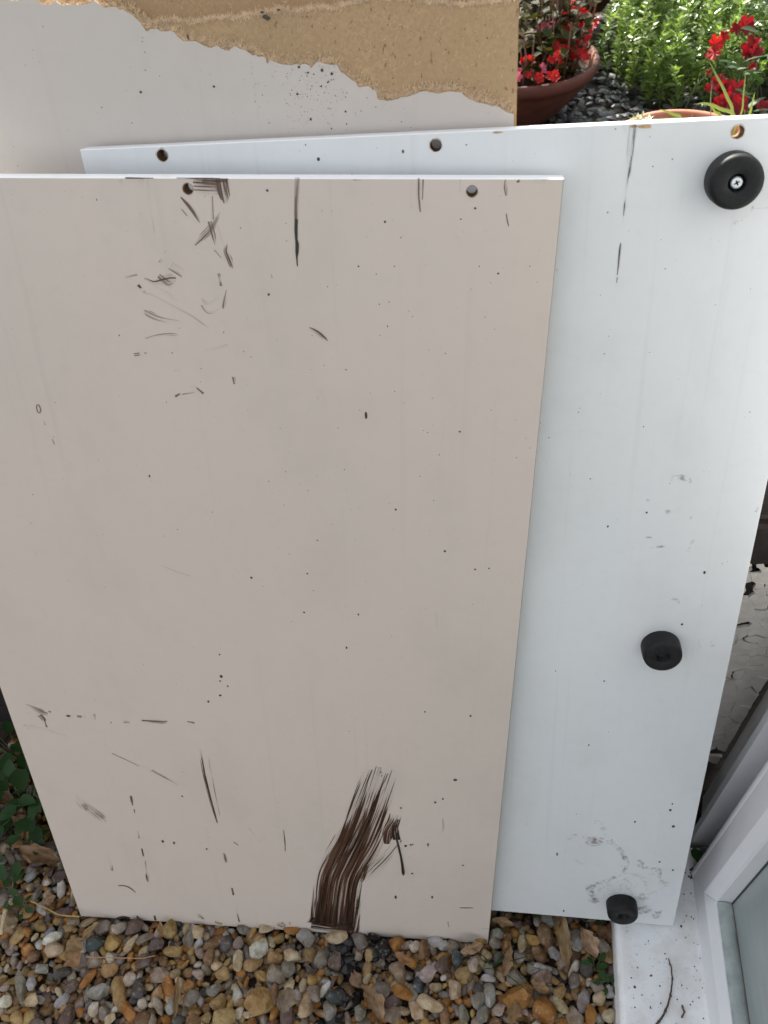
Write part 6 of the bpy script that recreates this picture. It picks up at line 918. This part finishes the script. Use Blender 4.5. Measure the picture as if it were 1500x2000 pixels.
def px_ray(x, y):
    return (rx*((x-750)/1600)+ry*((y-1000)/1600)+rz)
def at_depth_y(x, y, Y):
    d = px_ray(x, y); return EYE+d*(Y/d.y)
def flower(mesh_, parent, org, pos, r, face=None):
    f_ = (Vector(face) if face else Vector((r3.gauss(0, .35), -.7+r3.gauss(0, .2), .75))).normalized()
    return link('flower', mesh_, parent, Matrix.Translation(pos-org) @ f_.to_track_quat('Z', 'Y').to_matrix().to_4x4() @ Matrix.Rotation(r3.uniform(0, 6), 4, 'Z') @ Matrix.Scale(r, 4))
# small scarlet blooms in the bush
for x, y, Y, r in ((1262, 22, 3.9, .016), (1268, 14, 3.92, .018), (1255, 32, 3.86, .016), (1305, 3, 4.0, .016), (1398, 20, 3.75, .013), (1394, 26, 3.74, .013), (1391, 36, 3.7, .015), (1410, 3, 3.8, .022), (1424, 2, 3.8, .02), (1300, 20, 3.85, .012)):
    flower(F_RED[int(r3.random()*2)], bush, B0, at_depth_y(x, y, Y), r)

# large red flowers on a broad-leaved plant in front of the bush
petunia = thing('red_flowered_plant', 'plant with large crimson flowers and broad dark leaves at the right of the bush', 'flowering plant', Matrix.Translation((.86, 2.95, 0)))
PO = Vector((.86, 2.95, 0))
stm = MB(); olv = []
for i, (x, y, Y, r, k) in enumerate(((1397, 86, 3.05, .032, 0), (1394, 104, 3.02, .030, 1), (1413, 72, 3.1, .022, 0), (1468, 92, 3.0, .040, 2), (1456, 104, 2.98, .034, 3), (1476, 104, 2.97, .03, 2), (1455, 52, 3.1, .036, 3), (1440, 56, 3.12, .026, 2), (1404, 163, 2.86, .034, 2), (1412, 176, 2.84, .034, 3), (1384, 172, 2.86, .016, 2), (1438, 176, 2.8, .036, 2), (1420, 203, 2.75, .038, 3), (1442, 207, 2.73, .036, 2), (1403, 205, 2.76, .026, 3), (1490, 208, 2.75, .024, 2), (1470, 132, 2.9, .016, 3), (1385, 142, 2.92, .012, 2))):
    p = at_depth_y(x, y, Y); flower(F_RED[k] if k < 2 else F_CRIM[k-2], petunia, PO, p, r*.9)
    b = Vector((PO.x+r3.gauss(0, .1), p.y+.12, 0)); stm.tube([b-PO, (b.lerp(p, .6)+Vector((0, .02, .03)))-PO, p-PO+Vector((0, .004, -.004))], [.003, .0025, .002], 5)
stm.build('stems', M_STEM, petunia, True, kind='stuff')
me_o = mesh('leaf', *OVATE, M_WEED, None, True)
for x, y, Y, sz, a in ((1440, 128, 2.95, .085, 2.6), (1428, 140, 2.93, .07, .4), (1488, 165, 2.8, .10, 2.2), (1495, 190, 2.78, .09, 1.9), (1478, 120, 2.9, .07, .8), (1425, 75, 3.1, .06, .3), (1455, 20, 3.3, .08, .5), (1440, 42, 3.2, .08, .2), (1490, 30, 3.2, .1, 2.8), (1480, 62, 3.05, .08, 3.1), (1465, 185, 2.78, .07, 2.8), (1452, 145, 2.9, .07, 1.2), (1412, 130, 2.92, .06, .1), (1490, 140, 2.85, .08, 2.4), (1470, 218, 2.72, .07, .5), (1415, 152, 2.9, .055, 2.9), (1500, 110, 2.9, .09, 2.7), (1396, 60, 3.12, .06, .2), (1480, 8, 3.3, .08, 1.2)):
    p = at_depth_y(x, y, Y); link('leaf', me_o, petunia, Matrix.Translation(-PO) @ leaf_m(p, (math.cos(a), math.sin(a)*.3-.35, r3.uniform(-.2, .5)), sz*.82, r3.uniform(.55, .75), r3.uniform(-.4, .4)))

# terracotta bowl with begonias
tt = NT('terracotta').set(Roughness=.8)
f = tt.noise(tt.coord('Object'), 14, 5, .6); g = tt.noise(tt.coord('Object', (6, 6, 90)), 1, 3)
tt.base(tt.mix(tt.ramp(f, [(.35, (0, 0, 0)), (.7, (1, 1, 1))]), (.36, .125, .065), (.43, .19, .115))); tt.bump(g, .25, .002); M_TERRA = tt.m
tk = NT('shaded_terracotta').set(Roughness=.7)  # outside of the bowls: shade painted into the clay colour
f = tk.noise(tk.coord('Object'), 14, 5, .6); tk.base(tk.ramp(f, [(.35, (.085, .024, .012)), (.7, (.125, .038, .021))])); M_TERRA_SHADE = tk.m
M_TERRA_LIT = plain('sunlit_terracotta', (.48, .25, .18), .8, .15, 30)  # inner rim of the bowls: sunlight painted in as a lighter clay
M_SOIL = plain('potting_soil', (.03, .022, .016), .95, .5, 40)
def lathe(prof, n=56):
    v = [(math.cos(2*math.pi*k/n)*r, math.sin(2*math.pi*k/n)*r, z) for r, z in prof for k in range(n)]
    L = len(prof); f = [(a*n+k, a*n+(k+1) % n, (a+1)*n+(k+1) % n, (a+1)*n+k) for a in range(L-1) for k in range(n)]
    f.append(tuple((L-1)*n+k for k in range(n))); return v, f
bowl_prof = [(.155, 0), (.185, .03), (.235, .085), (.270, .130), (.284, .155), (.296, .160), (.302, .172), (.303, .190), (.297, .199), (.287, .200), (.280, .190), (.274, .165), (.262, .130)]
def bowl_at(name, label, x, y, sc=1.0, soil=True, tilt=0):
    t = thing(name, label, 'plant bowl', Matrix.Translation((x, y, -.012)) @ Matrix.Rotation(tilt, 4, 'Y') @ Matrix.Scale(sc, 4))
    v, f = lathe(bowl_prof[:10]); link('bowl', mesh('bowl', v, f[:-1]+[tuple(range(55, -1, -1))], M_TERRA_SHADE, None, True), t)
    v, f = lathe(bowl_prof[9:]); link('inner_rim', mesh('inner_rim', v, f[:-1], M_TERRA_LIT, None, True), t)
    n = 40; vv = [(0, 0, .150)]
    for j in (1, 2, 3, 4): vv += [(math.cos(2*math.pi*k/n)*.272*j/4, math.sin(2*math.pi*k/n)*.272*j/4, .146+.012*mnoise.noise((k*1.1, j*3, 0))) for k in range(n)]
    ff = [(0, 1+k, 1+(k+1) % n) for k in range(n)]+[(1+j*n+k, 1+(j+1)*n+k, 1+(j+1)*n+(k+1) % n, 1+j*n+(k+1) % n) for j in range(3) for k in range(n)]
    link('soil', mesh('soil', vv, ff, M_SOIL, None, True), t); return t
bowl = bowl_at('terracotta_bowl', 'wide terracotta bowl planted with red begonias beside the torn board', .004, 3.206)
begonia = thing('begonia', 'begonias with red blooms and bronze leaves filling the terracotta bowl', 'flowering plant', Matrix.Translation((.05, 3.2, .135)))
BO = Vector((.05, 3.2, .135)); stm = MB(); mb = MB()
def begonia_stalk(bx, by, top, n):
    base = Vector((bx, by, .14)); mid = base.lerp(top, .5)+Vector((r3.gauss(0, .015), r3.gauss(0, .015), 0))
    stm.tube([base-BO, mid-BO, top-BO], [.004, .0035, .002], 5)
    for k in range(n):
        t = r3.uniform(.1, 1); p = base.lerp(mid, t*2) if t < .5 else mid.lerp(top, t*2-1); a = r3.uniform(0, 6.3)
        M = Matrix.Translation(-BO) @ leaf_m(p, (math.cos(a), math.sin(a), r3.uniform(-.1, .9)), r3.uniform(.025, .05), r3.uniform(.9, 1.3), r3.uniform(-.5, .5))
        mb.add([M @ Vector(q) for q in OVATE[0]], OVATE[1])
for _ in range(95):
    a = r3.uniform(0, 6.3); q = .24*math.sqrt(r3.random()); bx, by = .004+math.cos(a)*q, 3.206+math.sin(a)*q
    hgt = .10+.10*r3.random()+(.20*r3.random() if (bx > .11 and by > 3.12) else 0)
    begonia_stalk(bx, by, Vector((bx+r3.gauss(0, .03), by+r3.gauss(0, .03)-.01, .15+hgt)), 13)
FL = [(1127, 4, 3.35), (1131, 10, 3.34), (1125, 14, 3.33), (1116, 22, 3.33), (1132, 22, 3.3), (1097, 35, 3.3), (1113, 40, 3.28), (1112, 50, 3.26), (1145, 30, 3.28), (1153, 45, 3.26), (1094, 78, 3.14), (1090, 88, 3.12), (1097, 72, 3.15), (1112, 68, 3.2), (1118, 64, 3.2), (1130, 70, 3.2), (1120, 80, 3.16), (1105, 95, 3.1), (1131, 95, 3.1), (1136, 104, 3.08), (1140, 92, 3.12), (1128, 110, 3.06), (1105, 60, 3.2), (1084, 112, 3.0), (1096, 100, 3.06), (1142, 72, 3.2), (1088, 152, 2.94), (1045, 148, 2.95), (1036, 118, 3.0), (1135, 60, 3.22), (1124, 56, 3.22), (1148, 55, 3.22)]
for i, (x, y, Y) in enumerate(FL):
    for k in range(4):
        flower(F_RED[i % 2], begonia, BO, at_depth_y(x+r3.gauss(0, 6), y+r3.gauss(0, 5), Y+r3.uniform(-.02, .02)), r3.uniform(.010, .018))
for i, (x, y, Y) in enumerate([(1024, 45, 3.25), (1034, 58, 3.2), (1038, 62, 3.2), (1050, 58, 3.2), (1064, 52, 3.22), (1013, 140, 2.95), (1060, 130, 2.98), (1062, 138, 2.97), (1012, 150, 2.93), (1082, 48, 3.22), (1078, 52, 3.22)]):
    flower(F_PINK[0], begonia, BO, at_depth_y(x, y, Y), r3.uniform(.010, .017))
stm.build('stems', plain('begonia_stem', (.16, .07, .04), .5, .3, 60), begonia, True, kind='stuff'); mb.build('foliage', M_BRONZE, begonia, True, kind='stuff')

# silver-leaved plant behind the bowl
silver = thing('silver_plant', 'wispy silver grey plant behind the begonia bowl', 'plant', Matrix.Translation((.06, 3.60, 0)))
SO = Vector((.06, 3.60, 0)); mb = MB()
for _ in range(620):
    a = r3.uniform(0, 6.3); q = .20*math.sqrt(r3.random()); b = Vector((.05+math.cos(a)*q*.8, 3.78+math.sin(a)*q*.6, 0))
    tip = b+Vector((math.cos(a)*r3.uniform(0, .12)+.03, math.sin(a)*.08-.05, r3.uniform(.28, .50)))
    mb.tube([b-SO, b.lerp(tip, .6)+Vector((0, 0, .02))-SO, tip-SO], [.0016, .0018, .0006], 4)
    for k in range(7):
        t = r3.uniform(.35, 1); p = b.lerp(tip, t); M = Matrix.Translation(-SO) @ leaf_m(p, (r3.gauss(0, .5), r3.gauss(0, .5), 1), r3.uniform(.02, .04), .35, 0)
        mb.add([M @ Vector(q_) for q_ in LANCE[0]], LANCE[1])
mb.build('foliage', M_SILVER, silver, True, kind='stuff')
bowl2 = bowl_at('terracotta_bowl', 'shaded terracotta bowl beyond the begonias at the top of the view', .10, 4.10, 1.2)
yel = thing('moss_plant', 'low yellow green plant between the far bowl and the bush', 'plant', Matrix.Translation((.46, 4.45, 0)))
YO = Vector((.46, 4.45, 0)); mb = MB()
for _ in range(700):
    p = Vector((.46+r3.gauss(0, .07), 4.45+r3.gauss(0, .12), abs(r3.gauss(0, .05))))
    M = Matrix.Translation(-YO) @ leaf_m(p, (r3.gauss(0, 1), r3.gauss(0, 1), r3.uniform(0, 1)), r3.uniform(.012, .024), 1.2, 0)
    mb.add([M @ Vector(q) for q in OVATE[0]], OVATE[1])
mb.build('foliage', M_STRAP, yel, True, kind='stuff')

# terracotta pot just beyond the wall with strap leaves
pot = thing('terracotta_pot', 'terracotta pot whose rim shows just above the white panel', 'plant pot', Matrix.Translation((.478, 2.285, -.015)))
pp = [(.115, 0), (.125, .02), (.150, .16), (.166, .262), (.178, .264), (.186, .270), (.188, .308), (.184, .315), (.172, .315), (.166, .308), (.160, .22), (.156, .20)]
v, f = lathe(pp); link('pot', mesh('pot', v, f[:-1]+[tuple(range(55, -1, -1))], M_TERRA, None, True), pot)
n = 40; vv = [(0, 0, .235)]+[(math.cos(2*math.pi*k/n)*.159*j/3, math.sin(2*math.pi*k/n)*.159*j/3, .228+.01*mnoise.noise((k*1.1, j*3, 7))) for j in (1, 2, 3) for k in range(n)]
link('soil', mesh('soil', vv, [(0, 1+k, 1+(k+1) % n) for k in range(n)]+[(1+j*n+k, 1+(j+1)*n+k, 1+(j+1)*n+(k+1) % n, 1+j*n+(k+1) % n) for j in range(2) for k in range(n)], M_SOIL, None, True), pot)
strap = thing('strap_leaved_plant', 'thin strap leaved plant growing from the pot behind the white panel', 'plant', Matrix.Translation((.478, 2.285, .22)))
TO = Vector((.478, 2.285, .22))
def blade(pts, w, mat, name='blade'):
    P = [Vector(p) for p in pts]; out = []
    for i in range(len(P)-1):
        p0, p1, p2, p3 = P[max(i-1, 0)], P[i], P[i+1], P[min(i+2, len(P)-1)]
        for k in range(5):
            t = k/5; out.append(.5*((2*p1)+(p2-p0)*t+(2*p0-5*p1+4*p2-p3)*t*t+(3*p1-p0-3*p2+p3)*t*t*t))
    out.append(P[-1]); n = len(out); v = []; f = []
    for i, p in enumerate(out):
        d = (out[min(i+1, n-1)]-out[max(i-1, 0)]).normalized(); s_ = d.cross(Vector((.2, -1, .3))).normalized(); t = i/(n-1)
        ww = w*(1-t**3)*(.6+.4*min(1, t*4)); nn = s_.cross(d)*ww*.3
        v += [p-TO-s_*ww, p-TO+nn, p-TO+s_*ww]
    for i in range(n-1): a = i*3; f += [(a, a+1, a+4, a+3), (a+1, a+2, a+5, a+4)]
    return link(name, mesh(name, v, f, mat, None, True), strap)
D = lambda x, y, Y: at_depth_y(x, y, Y)
blade([(.535, 2.28, .22), D(1428, 232, 2.27), D(1418, 185, 2.28), D(1398, 145, 2.3), D(1382, 113, 2.33)], .0042, M_STRAP)
blade([(.575, 2.29, .22), D(1445, 230, 2.28), D(1452, 185, 2.29), D(1457, 133, 2.31)], .0026, M_STRAP)
blade([(.590, 2.27, .22), D(1461, 230, 2.26), D(1468, 205, 2.25), D(1475, 178, 2.24)], .0036, M_STRAP)
blade([(.520, 2.24, .22), D(1432, 236, 2.2), D(1405, 212, 2.18), D(1378, 202, 2.16), D(1360, 203, 2.14)], .0046, M_STRAP)
blade([(.520, 2.24, .22), D(1405, 238, 2.2), D(1396, 218, 2.19), D(1388, 207, 2.17)], .004, M_STRAP)
blade([(.440, 2.20, .22), D(1330, 242, 2.16), D(1312, 222, 2.15), D(1287, 213, 2.13)], .0042, M_STRAP)
blade([(.430, 2.20, .22), D(1335, 246, 2.15), D(1300, 233, 2.13), D(1268, 238, 2.10)], .0046, M_STRAP)
M_DRY = plain('dry_stalk', (.45, .30, .20), .8, .2, 80)
blade([(.510, 2.26, .22), D(1386, 235, 2.22), D(1388, 190, 2.24), D(1392, 152, 2.26)], .0016, M_DRY, 'dry_stalk')
blade([(.450, 2.3, .22), D(1349, 236, 2.3), D(1349, 222, 2.3)], .0016, M_DRY, 'dry_stalk')
blade([(.550, 2.3, .22), D(1449, 232, 2.28), D(1451, 212, 2.28)], .0014, M_DRY, 'dry_stalk')
mb = MB()
for _ in range(70):
    a = r3.uniform(0, 6.3); q = r3.uniform(0, .15); p = TO+Vector((math.cos(a)*q, math.sin(a)*q, r3.uniform(.0, .05)))
    M = Matrix.Translation(-TO) @ leaf_m(p, (r3.gauss(0, 1), r3.gauss(0, 1), .4), r3.uniform(.012, .026), .8, 0); mb.add([M @ Vector(q_) for q_ in LANCE[0]], LANCE[1])
for _ in range(50):
    p = D(r3.uniform(1228, 1270), r3.uniform(228, 242), 2.2+r3.uniform(-.05, .05)); M = Matrix.Translation(-TO) @ leaf_m(p, (r3.gauss(0, 1), r3.gauss(0, 1), .4), r3.uniform(.012, .024), .8, 0); mb.add([M @ Vector(q_) for q_ in LANCE[0]], LANCE[1])
mb.build('low_growth', M_STRAP, strap, True, kind='stuff')

# slate chips
st_ = NT('slate').set(Roughness=.5)
a = st_.n('Attribute'); a.attribute_type = 'OBJECT'; a.attribute_name = 'tone'
f = st_.noise(st_.n('NewGeometry').outputs['Position'], 60, 4); st_.base(st_.mix(st_.math('MULTIPLY', f, .6), a.outputs['Color'], (.05, .055, .06))); M_SLATE = st_.m
st2 = NT('slate_chips').set(Roughness=.5)
a = st2.n('Attribute'); a.attribute_type = 'GEOMETRY'; a.attribute_name = 'tone'; st2.base(a.outputs['Color']); M_SLATE2 = st2.m
slate_bed = tag(link('slate_bed', mesh('slate_bed', [(-1.6, .75, -.0125), (2.6, .75, -.0125), (2.6, 4.9, -.0125), (-1.6, 4.9, -.0125)], [(0, 1, 2, 3)], M_SOIL)), 'soil bed strewn with slate chips between the pots', kind='structure')
SL = []
for i in range(6):
    vv = stone_verts(ICO1[0], 900+i, 6); SL.append(mesh('slate_chip', vv, ICO1[1], M_SLATE))
slt = [(.085, .09, .095), (.13, .135, .14), (.05, .055, .06), (.16, .165, .165), (.30, .30, .29), (.42, .41, .39)]
chips = []
for _ in range(220):
    x, y = r3.uniform(.12, .52), r3.uniform(2.75, 3.55)
    if (x-.004)**2+(y-3.206)**2 < .2**2: continue
    chips.append((x, y))
for i, (x, y) in enumerate(chips):
    c = slt[min(5, int(abs(r3.gauss(0, 2.0))))]
    o = link('slate_chip', SL[i % 6], slate_bed, Matrix.Translation((x, y, r3.uniform(-.006, .010))) @ Matrix.Rotation(r3.uniform(0, 6.3), 4, 'Z') @ Matrix.Rotation(r3.gauss(0, .35), 4, 'X') @ Matrix.Diagonal((r3.uniform(.014, .034), r3.uniform(.010, .02), r3.uniform(.004, .009), 1))); o['tone'] = list(c)
mb = MB()
for _ in range(3600):
    x, y = r3.uniform(-.6, 1.2), r3.uniform(1.0, 4.6)
    M = Matrix.Translation((x, y, r3.uniform(-.014, .002))) @ Matrix.Rotation(r3.uniform(0, 6.3), 4, 'Z') @ Matrix.Rotation(r3.gauss(0, .3), 4, 'X') @ Matrix.Diagonal((r3.uniform(.012, .03), r3.uniform(.010, .02), r3.uniform(.004, .008), 1))
    k = r3.randrange(12); mb.add([M @ p for p in lib1[k]], ICO1[1], 0, tone=slt[min(5, int(abs(r3.gauss(0, 1.6))))])
mb.build('slate_chips', M_SLATE2, slate_bed, kind='stuff')
tuft = thing('ground_ivy', 'dark green creeping plant under the front of the begonia bowl', 'plant', Matrix.Translation((.2, 2.86, 0)))
mb = MB()
for _ in range(260):
    p = Vector((.0+r3.gauss(0, .06), r3.gauss(0, .05), abs(r3.gauss(0, .02)))); M = leaf_m(p, (r3.gauss(0, 1), r3.gauss(0, 1), .5), r3.uniform(.014, .026), 1.1, 0); mb.add([M @ Vector(q) for q in OVATE[0]], OVATE[1])
mb.build('foliage', M_WEED, tuft, True, kind='stuff')

# ------------------------------------------------------------------ weeds by the boards
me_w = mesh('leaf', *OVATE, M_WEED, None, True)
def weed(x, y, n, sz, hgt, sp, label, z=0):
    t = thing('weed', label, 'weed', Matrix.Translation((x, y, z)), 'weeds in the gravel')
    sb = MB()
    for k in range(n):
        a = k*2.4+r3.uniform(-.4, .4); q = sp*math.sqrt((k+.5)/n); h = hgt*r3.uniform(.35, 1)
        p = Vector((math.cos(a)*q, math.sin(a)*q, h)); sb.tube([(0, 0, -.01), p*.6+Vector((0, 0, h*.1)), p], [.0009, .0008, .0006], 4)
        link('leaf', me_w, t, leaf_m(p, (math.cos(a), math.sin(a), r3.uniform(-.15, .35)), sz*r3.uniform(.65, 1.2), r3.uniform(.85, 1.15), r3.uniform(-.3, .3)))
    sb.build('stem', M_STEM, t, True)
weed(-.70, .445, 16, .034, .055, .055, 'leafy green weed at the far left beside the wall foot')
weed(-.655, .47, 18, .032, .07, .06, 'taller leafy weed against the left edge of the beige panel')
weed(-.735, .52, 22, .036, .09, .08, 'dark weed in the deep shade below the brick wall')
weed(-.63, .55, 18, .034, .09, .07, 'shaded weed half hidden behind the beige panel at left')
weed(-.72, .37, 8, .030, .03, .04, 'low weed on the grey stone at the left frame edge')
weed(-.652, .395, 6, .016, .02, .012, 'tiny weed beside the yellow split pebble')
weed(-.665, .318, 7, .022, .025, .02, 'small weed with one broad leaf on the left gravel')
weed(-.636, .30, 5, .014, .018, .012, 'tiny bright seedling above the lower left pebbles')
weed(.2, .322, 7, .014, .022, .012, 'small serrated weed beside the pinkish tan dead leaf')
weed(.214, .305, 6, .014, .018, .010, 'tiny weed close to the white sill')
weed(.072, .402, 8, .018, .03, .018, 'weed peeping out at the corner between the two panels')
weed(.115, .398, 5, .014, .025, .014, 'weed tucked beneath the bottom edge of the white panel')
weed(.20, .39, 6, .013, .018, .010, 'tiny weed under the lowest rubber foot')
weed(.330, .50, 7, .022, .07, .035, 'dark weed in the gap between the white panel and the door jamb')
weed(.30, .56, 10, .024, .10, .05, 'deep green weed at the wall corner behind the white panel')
gr = thing('grass_tuft', 'few thin grass blades among pebbles right of the beige panel', 'grass', Matrix.Translation((.06, .305, 0)))
TO = Vector((.06, .305, 0))
strap = gr
for a, L in ((.35, .075), (.9, .05), (2.6, .045), (-.5, .06), (3.6, .035)):
    d = Vector((math.cos(a), math.sin(a), 0)); blade([TO, TO+d*L*.4+Vector((0, 0, .018)), TO+d*L+Vector((0, 0, .012))], .0016, M_WEED)
slab = thing('stone_slab', 'grey stone slab edge at the far left of the gravel', 'paving slab', Matrix.Translation((-.86, .36, .0)))
bm = bmesh.new(); bmesh.ops.create_cube(bm, size=1); bmesh.ops.scale(bm, vec=(.26, .20, .03), verts=bm.verts)
bmesh.ops.bevel(bm, geom=bm.edges[:], offset=.004, segments=2, affect='EDGES'); me = bpy.data.meshes.new('slab'); bm.to_mesh(me); bm.free()
sl = NT('grey_stone').set(Roughness=.9); f = sl.noise(sl.coord('Object'), 22, 6, .7); sl.base(sl.ramp(f, [(.3, (.10, .095, .085)), (.7, (.24, .23, .21))])); sl.bump(f, .7, .006)
me.materials.append(sl.m); link('slab', me, slab, Matrix.Rotation(-.25, 4, 'Z'))
